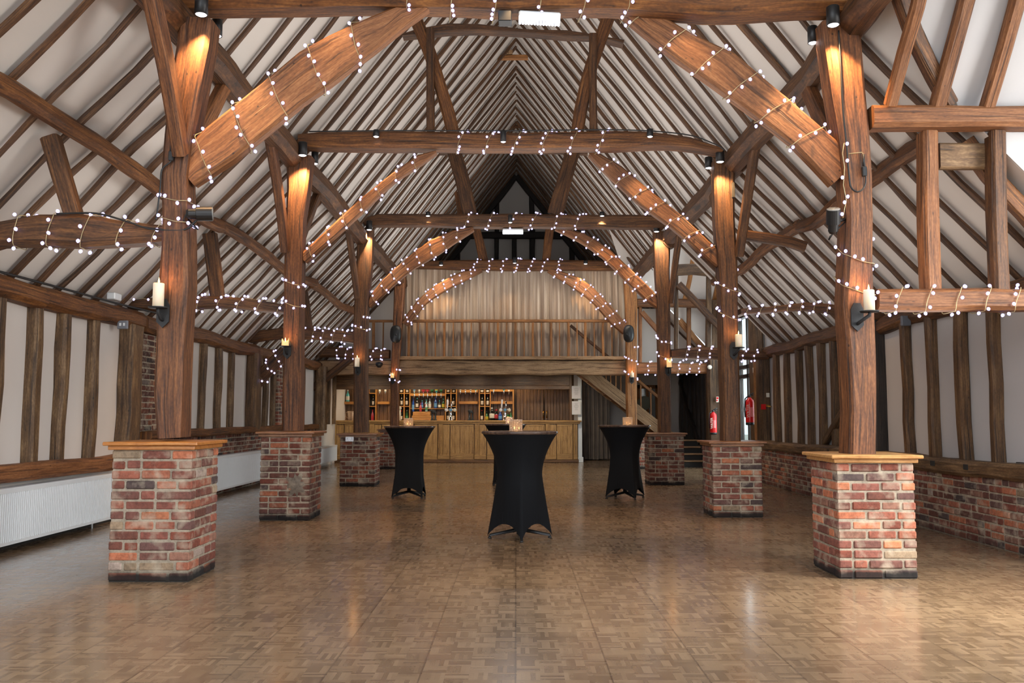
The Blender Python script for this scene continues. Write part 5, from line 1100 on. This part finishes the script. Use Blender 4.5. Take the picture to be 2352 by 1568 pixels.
# socket on plinth L3
t = empty('double_socket', (at(803, 1008, 15.52).x, 15.52, at(803, 1008, 15.52).z)); tag(t, 'steel double socket on the third left brick plinth', 'socket')
x, y, z = t.location; b = MB(); b.box((x - 0.075, 15.515, z - 0.045), (x + 0.075, 15.54, z + 0.045), 0, None, 0.004); b.build('face_plate', M['steel'], t)
for dx in (-0.04, 0.04):
    b = MB(); b.box((x + dx - 0.012, 15.51, z + 0.015), (x + dx + 0.012, 15.516, z + 0.032), 0, None, 0.002); b.build('switch', M['white'], t)
    b = MB(); b.box((x + dx - 0.004, 15.512, z - 0.005), (x + dx + 0.004, 15.516, z + 0.008)); b.box((x + dx - 0.018, 15.512, z - 0.025), (x + dx - 0.01, 15.516, z - 0.018)); b.box((x + dx + 0.01, 15.512, z - 0.025), (x + dx + 0.018, 15.516, z - 0.018)); b.build('pin_hole', M['plastic_black'], t)
p = atX(284, 746, -4.67); t = empty('switch_box', p); tag(t, 'grey twin switch box under the left wall plate', 'switch')
b = MB(); b.box((p.x - 0.06, p.y - 0.04, p.z - 0.05), (p.x + 0.06, p.y, p.z + 0.05), 0, None, 0.006); b.build('housing', plain('grey_plastic', hexc(120, 124, 132), 0.5), t)
for dx in (-0.022, 0.022):
    b = MB(); b.box((p.x + dx - 0.012, p.y - 0.046, p.z - 0.015), (p.x + dx + 0.012, p.y - 0.039, p.z + 0.02), 0, None, 0.002); b.build('rocker', M['white'], t)
p = atX(2079, 737, 4.6); b = MB(); b.box((p.x - 0.06, p.y - 0.05, p.z - 0.06), (p.x + 0.05, p.y, p.z + 0.06), 0, None, 0.008); tag(b.build('switch_box', plain('dark_grey_box', hexc(92, 96, 104), 0.5)), 'grey box on top of a stud under the right aisle beam', 'switch')
p = atX(2349, 1074, 4.72); b = MB(); b.box((4.70, p.y - 0.08, p.z - 0.05), (4.74, p.y + 0.08, p.z + 0.05), 0, None, 0.006); b.box((4.694, p.y - 0.05, p.z - 0.02), (4.702, p.y - 0.01, p.z + 0.02), 0, None, 0.002); tag(b.build('black_socket', M['plastic_black']), 'black socket on the right wall at the right edge', 'socket')
for i, (x, y) in enumerate(((1810, 1013), (1862, 1022))):
    p = atX(x, y, 4.735); b = MB(); b.box((4.72, p.y - 0.05, p.z - 0.06), (4.742, p.y + 0.05, p.z + 0.06), 0, None, 0.004); b.box((4.715, p.y - 0.015, p.z - 0.02), (4.722, p.y + 0.015, p.z + 0.02), 0, None, 0.002); tag(b.build('white_socket', M['ivory']), ('white socket low on the right wall, nearer the doorway', 'white socket low on the right wall, nearer the front')[i], 'socket')
p = at(262, 648, 9.3); q = atX(262, 648, -4.72)
b = MB(); c = V((-4.68, 10.05, 2.62)); b.box(c - V((0.06, 0.09, 0.03)), c + V((0.04, 0.09, 0.05)), 0, None, 0.01); tag(b.build('ceiling_sensor', M['white']), 'white box fixed to the lower left roof slope', 'sensor')

# cables
def cable(pts, r, label, mat_='cable', name='cable'):
    P = []; pts = [V(p) for p in pts]
    for i in range(len(pts) - 1):
        p0, p1, p2, p3 = pts[max(i - 1, 0)], pts[i], pts[i + 1], pts[min(i + 2, len(pts) - 1)]
        for j in range(8):
            t = j / 8; P.append(0.5 * ((2 * p1) + (p2 - p0) * t + (2 * p0 - 5 * p1 + 4 * p2 - p3) * t * t + (3 * p1 - p0 - 3 * p2 + p3) * t ** 3))
    P.append(pts[-1]); b = MB(); b.tube(P, r, 6); o = b.build(name, M[mat_])
    if label: tag(o, label, 'cable')
    return o
cable(hx([(1926, 70), (1931, 150), (1936, 250), (1944, 330), (1950, 400), (1955, 430), (1972, 440), (1988, 420), (1985, 370)], 6.96), 0.007, 'black cable hanging in a loop on the nearest right post')
cable(hx([(462, 40), (425, 300)], 6.82)[:0] + hx([(395, 345), (392, 370), (372, 390), (368, 430), (362, 480), (358, 505)], 6.83), 0.007, 'black cable running down the nearest left post')
cable(hx([(710, 302), (900, 300), (1180, 300), (1420, 298), (1570, 308), (1640, 330), (1665, 345)], 10.72), 0.008, 'black cable along the top of the second cross beam')
cable(hx([(130, 491), (220, 490), (290, 508), (345, 525), (420, 528), (445, 512), (452, 505)], 6.86), 0.008, 'black cable trailing along the nearest left aisle beam')
cable([(-4.7, 7.4, 2.55), (-4.7, 8.8, 2.56), (-4.68, 10.2, 2.56), (-4.4, 10.75, 2.5), (-4.2, 10.78, 2.42)], 0.014, 'thick black cable lying on the left wall plate')
cable(hx([(415, 803), (412, 815), (420, 830), (414, 822), (420, 806), (413, 812)], 11.4), 0.008, 'coiled blue hose hanging behind the nearest left post')
def isolator(px, py, Y, label):
    p = at(px, py, Y); t = empty('cable_connector', p); tag(t, label, 'connector', 'black connectors on the nearest posts')
    b = MB(); b.box((p.x - 0.016, Y - 0.03, p.z - 0.05), (p.x + 0.02, Y, p.z + 0.03), 0, None, 0.005); b.build('socket_body', M['plastic_black'], t)
    b = MB(); b.tube([(p.x, Y - 0.015, p.z + 0.03), (p.x, Y - 0.015, p.z + 0.13)], 0.011, 8); b.build('plug', M['plastic_black'], t)
    b = MB(); b.tube([(p.x, Y - 0.012, p.z + 0.13), (p.x + 0.01 * (1 if px < 1000 else -1), Y - 0.01, p.z + 0.15), (p.x + 0.12 * (1 if px < 1000 else -1), Y - 0.005, p.z + 0.14)], 0.004, 6); b.build('lead', M['wire'], t)
isolator(394, 357, 6.85, 'black plug and socket on the nearest left post')
isolator(1983, 392, 6.98, 'black plug and socket on the nearest right post')

# ------------------------------------------------------------------ spotlights
def spot(px, py, Y, label, r=0.05, h=0.14, energy=30, col=(1, 0.62, 0.28), aim=(0, 0.12, -1), size=70, blend=0.6):
    """(px, py): centre of the lens seen from the camera; Y its depth."""
    if energy >= 90: Y -= 0.05; energy *= 1.7; size = 100
    p = at(px, py, Y); t = empty('spotlight', p); tag(t, label, 'spotlight', 'black cylinder spotlights on the beams')
    b = MB(); b.lathe([(r * 0.82, 0.012), (r * 0.84, 0.0), (r, 0.0), (r, h), (r * 0.9, h + 0.006), (0, h + 0.006)], 24, p); b.build('housing', M['black'], t)
    b = MB(); b.lathe([(0, -0.006), (r * 0.6, -0.005), (r * 0.83, 0.002), (r * 0.83, 0.012), (0, 0.012)], 24, p); b.build('lens', M['lens'], t)
    b = MB(); b.box((p.x - 0.012, p.y, p.z + h * 0.7), (p.x + 0.012, p.y + r + 0.03, p.z + h * 0.7 + 0.02), 0, None, 0.003); b.build('bracket', M['black'], t)
    L = bpy.data.lights.new('spot_beam', 'SPOT'); L.energy = energy; L.color = col; L.spot_size = math.radians(size); L.spot_blend = blend; L.shadow_soft_size = 0.03
    o = bpy.data.objects.new('spot_beam', L); COL.objects.link(o); o.parent = t; o.location = (0, 0, -0.02)
    o.rotation_euler = V(aim).to_track_quat('-Z', 'Y').to_euler()
WARM = (1.0, 0.60, 0.27)
spot(462, 34, 6.76, 'large spotlight on top of the nearest left post', 0.052, 0.16, 90, WARM, (0.02, 0.22, -1))
spot(498, 83, 7.26, 'spotlight behind the nearest left post', 0.045, 0.14, 22, (1, .7, .45), (0.1, 0.1, -1))
spot(1914, 58, 6.88, 'large spotlight on top of the nearest right post', 0.052, 0.15, 90, WARM, (0.03, 0.28, -1))
spot(1867, 99, 7.24, 'spotlight hanging left of the nearest right post', 0.042, 0.14, 22, (1, .7, .45), (-0.1, 0.1, -1))
spot(695, 357, 10.6, 'tilted spotlight on top of the second left post', 0.055, 0.16, 130, WARM, (0.03, 0.22, -1))
spot(723, 376, 11.05, 'spotlight tucked behind the second left post', 0.045, 0.15, 22, WARM, (0.1, 0.1, -1))
spot(1654, 372, 10.92, 'tilted spotlight on top of the second right post', 0.055, 0.16, 90, WARM, (0.08, 0.25, -1))
spot(1628, 386, 11.3, 'spotlight turned away left of the second right post', 0.05, 0.14, 15, WARM, (-0.1, 0.1, -1))
spot(864, 314, 10.68, 'lit spotlight at the left of the second cross beam', 0.04, 0.08, 70, WARM, (0, 0.35, -1))
spot(1156, 326, 10.66, 'spotlight at the middle of the second cross beam', 0.036, 0.14, 4, WARM, (0, 0.2, -1))
spot(1493, 314, 10.68, 'lit spotlight at the right of the second cross beam', 0.04, 0.09, 70, WARM, (0, 0.35, -1))
spot(848, 528, 15.62, 'spotlight on top of the third left post', 0.055, 0.16, 110, (1, .7, .4), (0, 0.22, -1))
spot(1508, 532, 15.92, 'spotlight on top of the third right post', 0.055, 0.16, 110, (1, .7, .4), (0.06, 0.22, -1))
spot(983, 496, 15.66, 'small spotlight at the left of the third cross beam', 0.045, 0.07, 80, WARM, (0, 0.35, -1))
spot(1172, 511, 15.64, 'small spotlight at the middle of the third cross beam', 0.04, 0.14, 4, WARM, (0, 0.2, -1))
spot(1383, 496, 15.66, 'small spotlight at the right of the third cross beam', 0.045, 0.07, 80, WARM, (0, 0.35, -1))
spot(1013, 609, 20.64, 'tiny spotlight at the left of the farthest cross beam', 0.05, 0.08, 70, WARM, (0, 0.35, -1))
spot(1182, 604, 20.64, 'tiny spotlight at the middle of the farthest cross beam', 0.045, 0.13, 22, WARM, (0, 0.4, -1))
spot(1345, 606, 20.64, 'tiny spotlight at the right of the farthest cross beam', 0.05, 0.08, 70, WARM, (0, 0.35, -1))
# warm spots grazing the tie 1 face above the frame edge
for x in (750, 1180, 1590):
    p = at(x, -35, 6.74); t = empty('spotlight', p); tag(t, {750: 'spotlight over the left of the nearest beam, lens just above the frame', 1180: 'spotlight over the middle of the nearest beam, lens just above the frame', 1590: 'spotlight over the right of the nearest beam, lens just above the frame'}[x], 'spotlight', 'black cylinder spotlights on the beams')
    b = MB(); b.lathe([(0.04, 0.0), (0.045, 0.0), (0.045, 0.1), (0, 0.106)], 20, p); b.build('housing', M['black'], t)
    L = bpy.data.lights.new('spot_beam', 'SPOT'); L.energy = 26; L.color = WARM; L.spot_size = 1.2; L.spot_blend = 0.6; L.shadow_soft_size = 0.03
    o = bpy.data.objects.new('spot_beam', L); COL.objects.link(o); o.parent = t; o.location = (0, 0, -0.01); o.rotation_euler = V((0, 0.35, -1)).to_track_quat('-Z', 'Y').to_euler()

# LED battens
def batten(px, py, Y, L_, h, d, label, tilt=0.0):
    p = at(px, py, Y); t = empty('led_batten', p); t.rotation_euler.y = tilt; tag(t, label, 'light', 'white LED battens under the beams')
    b = MB(); b.box((p.x - L_ / 2, Y - d / 2, p.z + h * 0.1), (p.x + L_ / 2, Y + d / 2, p.z + h * 0.6), 0, None, 0.012); b.build('housing', M['white'], t)
    b = MB(); n_ = 14; st = L_ / n_
    for i in range(n_): b.box((p.x - L_ / 2 + i * st + 0.002, Y - d * 0.46, p.z - h * 0.45), (p.x - L_ / 2 + (i + 1) * st - 0.002, Y + d * 0.46, p.z + h * 0.1), 0, None, 0.006)
    b.build('diffuser', M['led'], t)
    A = bpy.data.lights.new('led_light', 'AREA'); A.shape = 'RECTANGLE'; A.size = L_; A.size_y = d; A.energy = 22; A.color = (0.86, 0.92, 1)
    o = bpy.data.objects.new('led_light', A); COL.objects.link(o); o.parent = t; o.location = (0, 0, -h * 0.5)
batten(1239, 44, 6.95, 0.345, 0.085, 0.09, 'bright white LED batten under the nearest cross beam', 0.06)
batten(1178, 532, 15.9, 0.38, 0.08, 0.14, 'small white LED batten under the third cross beam')
p = at(1160, 45, 6.95); b = MB(); b.box((p.x - 0.055, 6.88, p.z - 0.04), (p.x + 0.055, 7.0, p.z + 0.05), 0, None, 0.006); tag(b.build('driver_box', M['plastic_black']), 'black driver box left of the bright LED batten', 'box')
# parcan floodlights
def parcan(c, d, L_, r, label, hang):
    c = V(c); d = V(d).normalized(); t = empty('stage_lamp', c); tag(t, label, 'stage lamp', 'black stage lamps on the nearest posts')
    b = MB(); A, B = c - d * L_ / 2, c + d * L_ / 2
    b.tube([A, A + d * 0.02, c - d * L_ * .12, c - d * L_ * .1, B], [r * 0.55, r * 0.72, r * 0.74, r, r], 20, 0, True, False); b.build('housing', M['black'], t)
    b = MB(); b.tube([B - d * 0.005, B + d * 0.004], r * 0.92, 20); b.build('lens', plain('lamp_glass', (0.25, 0.25, 0.24), 0.15), t)
    b = MB(); b.tube([c + d.orthogonal().normalized() * r * 0.2, c + V((hang[0] * 0.5, 0.04, hang[2] * .5)), c + V(hang)], 0.014, 8); b.build('yoke', M['black'], t)
    b = MB(); b.tube([A, A + V((-0.03, 0.02, -0.05)), c + V((-0.02, 0.03, -0.12)), c + V((hang[0], hang[1], hang[2] - 0.02))], 0.006, 6); b.build('lead', M['cable'], t)
p = at(458, 491, 6.85); parcan(p, (1, 0.25, 0.06), 0.2, 0.058, 'black stage lamp on the right side of the nearest left post', (-0.12, 0.06, 0.0))
p = at(1914, 508, 6.98); parcan(p, (-0.12, -0.45, 0.9), 0.2, 0.056, 'black stage lamp on the left side of the nearest right post', (0.12, 0.06, 0.03))
p = at(1502, 608, 19.0); parcan(p, (0.6, -0.5, -0.5), 0.25, 0.07, 'small dark stage lamp far off behind the right arch', (-0.1, 0.1, 0.1))
# oval speakers
def speaker(px, py, Y, label, rz):
    p = at(px, py, Y); t = empty('oval_speaker', p, rz); tag(t, label, 'speaker', 'oval black speakers on the farthest posts')
    b = MB(); vs = []; fs = []; nu, nv = 28, 14
    for i in range(nv + 1):
        ph = PI * i / nv
        for j in range(nu):
            a = 2 * PI * j / nu; ex = lambda q, e: math.copysign(abs(q) ** e, q)
            vs.append(p + V((0.135 * math.sin(ph) * ex(math.cos(a), 0.75), -0.1 * math.cos(ph) ** 1 * 1.0, 0.21 * math.sin(ph) * ex(math.sin(a), 0.8))))
    for i in range(nv):
        for j in range(nu): fs.append((i * nu + j, i * nu + (j + 1) % nu, (i + 1) * nu + (j + 1) % nu, (i + 1) * nu + j))
    b.add(vs, fs, 0, None, True); b.build('shell', M['plastic_black'], t)
    b = MB(); b.lathe([(0, -0.012), (0.02, -0.01), (0.022, 0)], 14, p + V((0.0, -0.1, -0.03)), axis=1); b.build('port', M['black'], t)
    b = MB(); b.tube([p + V((0, 0.08, 0)), p + V((0, 0.16, 0))], 0.03, 10); b.build('wall_bracket', M['black'], t)
speaker(909, 767, 20.58, 'oval black speaker on the farthest left post', 0.15)
speaker(1444, 766, 20.6, 'oval black speaker on the farthest right post', -0.55)
p = at(871, 838, 20.9); b = MB(); b.lathe([(0.04, -0.06), (0.085, 0.0), (0.085, 0.05), (0.03, 0.07)], 16, (p.x, 20.9, p.z)); tag(b.build('ceiling_lamp', M['plastic_black']), 'small black lamp on the loft beam left of the farthest post', 'light')

# ------------------------------------------------------------------ sconces and candles
def sconce(px, py, Y, ch_, cw, label, melted=False, side=0.0):
    """(px, py): middle of the tray edge; Y depth of the candle."""
    p = at(px, py, Y); yb = Y + 0.10; bx = p.x + side; h = cw / 0.085
    t = empty('candle_sconce', p); tag(t, 'iron ' + 'candle sconce on the ' + label, 'sconce', 'iron candle sconces on the posts')
    b = MB(); b.lathe([(0.0, -0.006), (0.07 * h, -0.006), (0.075 * h, 0.004), (0.07 * h, 0.004), (0.0, 0.0)], 24, p); b.build('drip_tray', M['iron'], t)
    b = MB(); w = 0.05 * h; z1, z0 = p.z + 0.06 * h, p.z - 0.15 * h
    o2 = [(-w, z1 - 0.03 * h), (-w * .5, z1 + .02 * h), (w * .5, z1 + .02 * h), (w, z1 - 0.03 * h), (w, z0 + 0.05 * h), (0, z0), (-w, z0 + 0.05 * h)]
    vs = [(bx + a, yb - 0.008, z) for a, z in o2] + [(bx + a, yb + 0.004, z) for a, z in o2]
    fs = [tuple(range(7)), tuple(range(13, 6, -1))] + [(i, i + 7, (i + 1) % 7 + 7, (i + 1) % 7) for i in range(7)]
    b.add(vs, fs); b.build('back_plate', M['iron'], t)
    b = MB(); b.tube([(bx, yb, p.z - 0.09 * h), (bx, yb - 0.05, p.z - 0.08 * h), (p.x, Y, p.z - 0.03), (p.x, Y, p.z - 0.004)], 0.014 * h, 8); b.build('arm', M['iron'], t)
    q = p + V((0, 0, 0.006)); t2 = empty('pillar_candle', q); tag(t2, ('melted ' if melted else 'tall ivory ') + 'candle burning on the ' + label, 'candle', 'lit candles on the sconces')
    r = cw / 2; b = MB(); n_ = 24
    if not melted: b.lathe([(r, 0), (r, ch_ - 0.006), (r * 0.92, ch_), (r * 0.7, ch_ - 0.004), (0, ch_ - 0.012)], n_, q)
    else:
        vs = []; fs = []
        for k_, z in enumerate((0, 0.5, 1.0)):
            for i in range(n_):
                a = 2 * PI * i / n_; hh = ch_ * (1 if k_ < 2 else (0.8 + 0.28 * math.sin(a * 2 + 1) + 0.15 * math.sin(a * 5)))
                vs.append(q + V((r * math.cos(a), r * math.sin(a), z * hh)))
        for i in range(n_): vs.append(q + V((0.7 * r * math.cos(2 * PI * i / n_), 0.7 * r * math.sin(2 * PI * i / n_), ch_ * 0.6)))
        for k_ in range(3):
            for i in range(n_): fs.append((k_ * n_ + i, k_ * n_ + (i + 1) % n_, (k_ + 1) * n_ + (i + 1) % n_, (k_ + 1) * n_ + i))
        fs.append(tuple(3 * n_ + i for i in range(n_))); b.add(vs, fs, 0, None, True)
    b.build('wax', M['wax_melt'] if melted else M['wax'], t2)
    zt_ = ch_ if not melted else ch_ * 0.65
    b = MB(); b.lathe([(0, zt_ - 0.01), (0.006 * h, zt_ + 0.006), (0.0075 * h, zt_ + 0.016), (0.004 * h, zt_ + 0.032), (0, zt_ + 0.048 * h)], 12, q); b.build('flame', M['flame'], t2)
    pl(q.x + side * 0.3, q.y + 0.0, q.z + zt_ + 0.03, 2.0, (1, 0.42, 0.12), 0.02, t2)
sconce(363, 706, 6.74, 0.185, 0.085, 'nearest left post')
sconce(1997, 715, 6.88, 0.165, 0.085, 'nearest right post', False, -0.06)
sconce(655, 795, 10.6, 0.085, 0.085, 'second left post', True)
sconce(1697, 798, 10.94, 0.16, 0.085, 'second right post', False, -0.04)
sconce(820, 843, 15.6, 0.165, 0.085, 'third left post')
sconce(1537, 844, 15.9, 0.16, 0.09, 'third right post', True)
sconce(901, 868, 20.62, 0.12, 0.085, 'farthest left post', True)
sconce(1452, 867, 20.64, 0.115, 0.085, 'farthest right post')
p = at(428, 719, 7.2); sconce(430, 719, 7.15, 0.16, 0.08, 'far side of the nearest left post', False, -0.08)

# ------------------------------------------------------------------ fairy lights
bm_ = MB(); bm_.lathe([(0, -1.25), (0.45, -1.1), (0.9, -0.5), (1.0, 0.0), (0.75, 0.65), (0.35, 0.95), (0, 1.0)], 10)
_bo = bm_.build('bulb', M['bulb'], None, (0, 0, 0)); BULB = _bo.data; bpy.data.objects.remove(_bo)
def fairy(key, s0, s1, turns, label, r=0.012, step=0.062, phase=0.0, pull=1.0, skew=1):
    P, Ns, Bs, WW, DD = TIM[key]
    acc = [0]
    for i in range(1, len(P)): acc.append(acc[-1] + (P[i] - P[i - 1]).length)
    Lt = acc[-1]
    def samp(s):
        s = max(0, min(Lt - 1e-4, s)); i = 0
        while i < len(acc) - 2 and acc[i + 1] < s: i += 1
        t = (s - acc[i]) / max(1e-6, acc[i + 1] - acc[i])
        return P[i].lerp(P[i + 1], t), Ns[i], Bs[i], lerp(WW[i], WW[i + 1], t), lerp(DD[i], DD[i + 1], t), i
    n_ = int(turns * 40); W = []
    for j in range(n_ + 1):
        t = j / n_; a = 2 * PI * turns * t + phase
        # slow advance on the faces, faster at the back so loops stay steep in front
        ca, sa = math.cos(a), math.sin(a)
        p, nn, bb, w, d, i = samp(Lt * lerp(s0, s1, t) + skew * 0.04 * math.sin(a * 1.0))
        m_ = max(abs(ca), abs(sa)) ** 0.93
        off = nn * (w / 2 + 0.013) * ca / m_ + bb * (d / 2 + 0.013) * sa / m_
        W.append((p + off, off.normalized(), sa))
    base = W[0][0]
    t_ = empty('fairy_lights', base); tag(t_, label, 'string lights', 'strings of white fairy lights on the timbers')
    b = MB(); b.tube([q[0] for q in W], 0.0035, 4); b.build('wire', M['wire'], t_)
    dist = 0; nxt = 0.02; cnt = 0
    for j in range(1, len(W)):
        dist += (W[j][0] - W[j - 1][0]).length
        if dist >= nxt:
            nxt = dist + step * 1.08 * random.uniform(0.65, 1.35)
            if W[j][2] > 0.35: continue           # back of the timber
            tg = (W[j][0] - W[j - 1][0]).normalized(); sv = W[j][1].cross(tg)
            pos = W[j][0] + W[j][1] * random.uniform(0.008, 0.022) + sv * random.choice((-1, 1)) * random.uniform(0.012, 0.03)
            if cnt >= 98: continue
            cnt += 1
            o = bpy.data.objects.new('bulb', BULB); COL.objects.link(o); o.parent = t_; o.location = pos - base; o.scale = (r * 1.12, r * 1.12, r * 1.12)
            o.rotation_euler = (random.uniform(-0.6, 0.6), random.uniform(-0.6, 0.6), 0)
F = 'fairy lights on the '
fairy('T1', 0.33, 0.70, 6, F + 'nearest cross beam at the top edge', 0.0125, 0.07, 2.2)
fairy('BL1', 0.03, 0.82, 5, F + 'wide left plank brace', 0.0125, 0.07, 2.0)
fairy('BR1', 0.12, 0.92, 6, F + 'wide right plank brace', 0.0125, 0.075, 2.0)
fairy('AL1', 0.36, 0.98, 5, F + 'bowed aisle beam at the left edge', 0.013, 0.075, 1.2)
fairy('AR1', 0.04, 0.8, 6.5, F + 'straight aisle beam at the right edge', 0.0125, 0.08, 2.0)
fairy('T2', 0.36, 0.76, 6, F + 'second cross beam', 0.0135, 0.07, 2.0)
fairy('BL2', 0.02, 0.95, 7, F + 'second left brace', 0.0135, 0.075, 2.0)
fairy('BR2', 0.08, 0.98, 7, F + 'second right brace', 0.0135, 0.075, 2.0)
fairy('AL2', 0.38, 0.97, 5, F + 'second left aisle beam', 0.014, 0.055, 2.0)
fairy('AR2', 0.02, 0.62, 7, F + 'second right aisle beam', 0.0135, 0.075, 2.0)
fairy('T3', 0.32, 0.76, 6, F + 'third cross beam', 0.015, 0.08, 2.0)
fairy('BL3', 0.03, 0.95, 8, F + 'third left arch', 0.015, 0.085, 2.0)
fairy('BR3', 0.05, 0.97, 9, F + 'third right arch', 0.015, 0.085, 2.0)
fairy('AL3', 0.5, 0.98, 5, F + 'third left aisle beam', 0.015, 0.08, 2.0)
fairy('AR3', 0.12, 0.95, 7, F + 'dark third right aisle beam', 0.015, 0.085, 2.0)
fairy('XB3', 0.03, 0.95, 4, F + 'brace behind the second left post', 0.0155, 0.075, 2.0)
fairy('T4', 0.3, 0.72, 7, F + 'farthest cross beam above the curtain', 0.0165, 0.085, 2.0)
fairy('BL4', 0.03, 0.95, 9, F + 'farthest left arch', 0.0165, 0.09, 2.0)
fairy('BR4', 0.05, 0.97, 8, F + 'farthest right arch', 0.0165, 0.085, 2.0)
fairy('AL4', 0.35, 0.98, 6, F + 'farthest left aisle beam', 0.0165, 0.085, 2.0)
fairy('AR4', 0.1, 0.98, 7, F + 'farthest right aisle beam', 0.0165, 0.085, 2.0)
fairy('R1', 0.36, 0.50, 2.0, F + 'nearest right post around the candle', 0.0125, 0.075, 3.4)
fairy('L1', 0.50, 0.58, 1.6, F + 'nearest left post at the aisle beam', 0.0125, 0.06, 2.8)
fairy('L2', 0.44, 0.58, 1.8, F + 'second left post', 0.0135, 0.07, 3.2)
fairy('R2', 0.42, 0.62, 2.0, F + 'second right post', 0.0135, 0.07, 3.2)
fairy('L3', 0.5, 0.58, 1.2, F + 'third left post', 0.015, 0.08, 3.2)
fairy('R3', 0.36, 0.48, 1.6, F + 'third right post', 0.015, 0.08, 3.2)
fairy('L4', 0.28, 0.36, 1.2, F + 'farthest left post below the speaker', 0.016, 0.08, 3.2)
fairy('R4', 0.3, 0.5, 2.2, F + 'farthest right post below the speaker', 0.016, 0.08, 3.2)

fairy_line(hx([(1939, 328), (1935, 352), (1940, 385), (1937, 425), (1944, 460), (1940, 478), (1936, 500)], 6.93), F + 'left edge of the nearest right post, running straight down')
fairy_line([V(p) for p in hx([(296, 690), (320, 684), (345, 688)], 10.6)], F + 'inner end of the left wall plate')
# ------------------------------------------------------------------ light
w = bpy.data.worlds.new('world'); SC.world = w; w.use_nodes = True
bg = w.node_tree.nodes['Background']; bg.inputs[0].default_value = (0.86, 0.93, 1.0, 1); bg.inputs[1].default_value = 1.6
def area(loc, aim, sx_, sy_, e, col=(1, 1, 1), name='daylight'):
    L = bpy.data.lights.new(name, 'AREA'); L.shape = 'RECTANGLE'; L.size = sx_; L.size_y = sy_; L.energy = e; L.color = col
    o = bpy.data.objects.new(name, L); COL.objects.link(o); o.location = loc; o.rotation_euler = V(aim).to_track_quat('-Z', 'Y').to_euler(); return o
for Y, e in ((9.0, 75), (13.4, 78), (18.2, 70)):  # unseen fill lamps added in nave and aisles, imitating bounce onto the roof
    area((0, Y, 3.3), (0, 0, 1), 4.4, 3.8, e, (1, 0.97, 0.94), 'uplight').rotation_euler = (PI, 0, 0)
    for s in (-1, 1): area((s * 3.3, Y, 2.05), (0, 0, 1), 0.8, 4.2, e * 0.24, (1, 0.97, 0.94), 'uplight').rotation_euler = (PI, 0, 0)
area((6.4, 4.6, 2.6), (-1, 0.25, -0.75), 2.2, 2.6, 380, (1, 0.98, 0.95), 'porch_daylight')
for x in (-1.7, 1.7): area((x, 20.2, 4.5), (0, 0.55, -1), 1.6, 0.2, 16, (1, 0.86, 0.68), 'curtain_fill')  # added area lamps brightening the curtain, no fitting on the beam
L = bpy.data.lights.new('porch_sun', 'SPOT'); L.energy = 3200; L.color = (1, 0.97, 0.88); L.spot_size = 0.7; L.spot_blend = 1.0; L.shadow_soft_size = 0.3
o = bpy.data.objects.new('porch_sun', L); COL.objects.link(o); o.location = (6.8, 4.4, 3.3); o.rotation_euler = (V((3.15, 5.5, 0)) - V(o.location)).to_track_quat('-Z', 'Y').to_euler()
for x in (-4.0, -2.6, -1.2, 0.2, 1.3):
    L = bpy.data.lights.new('downlight', 'SPOT'); L.energy = 70; L.color = (1, 0.84, 0.62); L.spot_size = 1.9; L.spot_blend = 1.0; L.shadow_soft_size = 0.05
    o = bpy.data.objects.new('downlight', L); COL.objects.link(o); o.location = (x, 21.9, 2.42); o.rotation_euler = V((0, 0.75, -1)).to_track_quat('-Z', 'Y').to_euler()
for i, x in enumerate((918, 990, 1313)):
    p = at(x, 863, 21.3); b = MB(); b.lathe([(0.03, 0), (0.03, 0.02), (0, 0.025)], 14, (p.x, 21.3, 2.44)); tag(b.build('downlight', M['lens']), 'tiny round downlight under the loft beam, %s from the left' % ORD[i], 'light', 'downlights under the loft')
area((5.6, 18.9, 2.0), (-1, -0.1, -0.35), 3.0, 2.6, 260, (0.95, 0.98, 1), 'porch_daylight')
area((-2.5, -1.5, 3.0), (0.25, 1, -0.12), 5, 4, 330, (0.97, 0.98, 1), 'rear_fill')  # unseen fill added behind the camera to brighten the walls
for x in (-3.2, -0.6): area((x, 23.95, 2.4), (0, 0.4, -1), 2.0, 0.3, 22, (1, 0.8, 0.55), 'bar_light')
SC.view_settings.view_transform = 'Standard'
SC.view_settings.look = 'None'
SC.view_settings.exposure = 0.0
SC.cycles.max_bounces = 5; SC.cycles.diffuse_bounces = 3; SC.cycles.glossy_bounces = 3; SC.cycles.transparent_max_bounces = 10
SC.cycles.use_adaptive_sampling = True; SC.cycles.adaptive_threshold = 0.06; SC.cycles.use_light_tree = False
SC.cycles.caustics_reflective = False; SC.cycles.caustics_refractive = False
SC.cycles.sample_clamp_indirect = 4.0
for l, n_ in LABELS.items():
    if len(n_) > 1: print('DUPLABEL', l, n_)
    if not 4 <= len(l.split()) <= 16: print('LABELLEN', l)
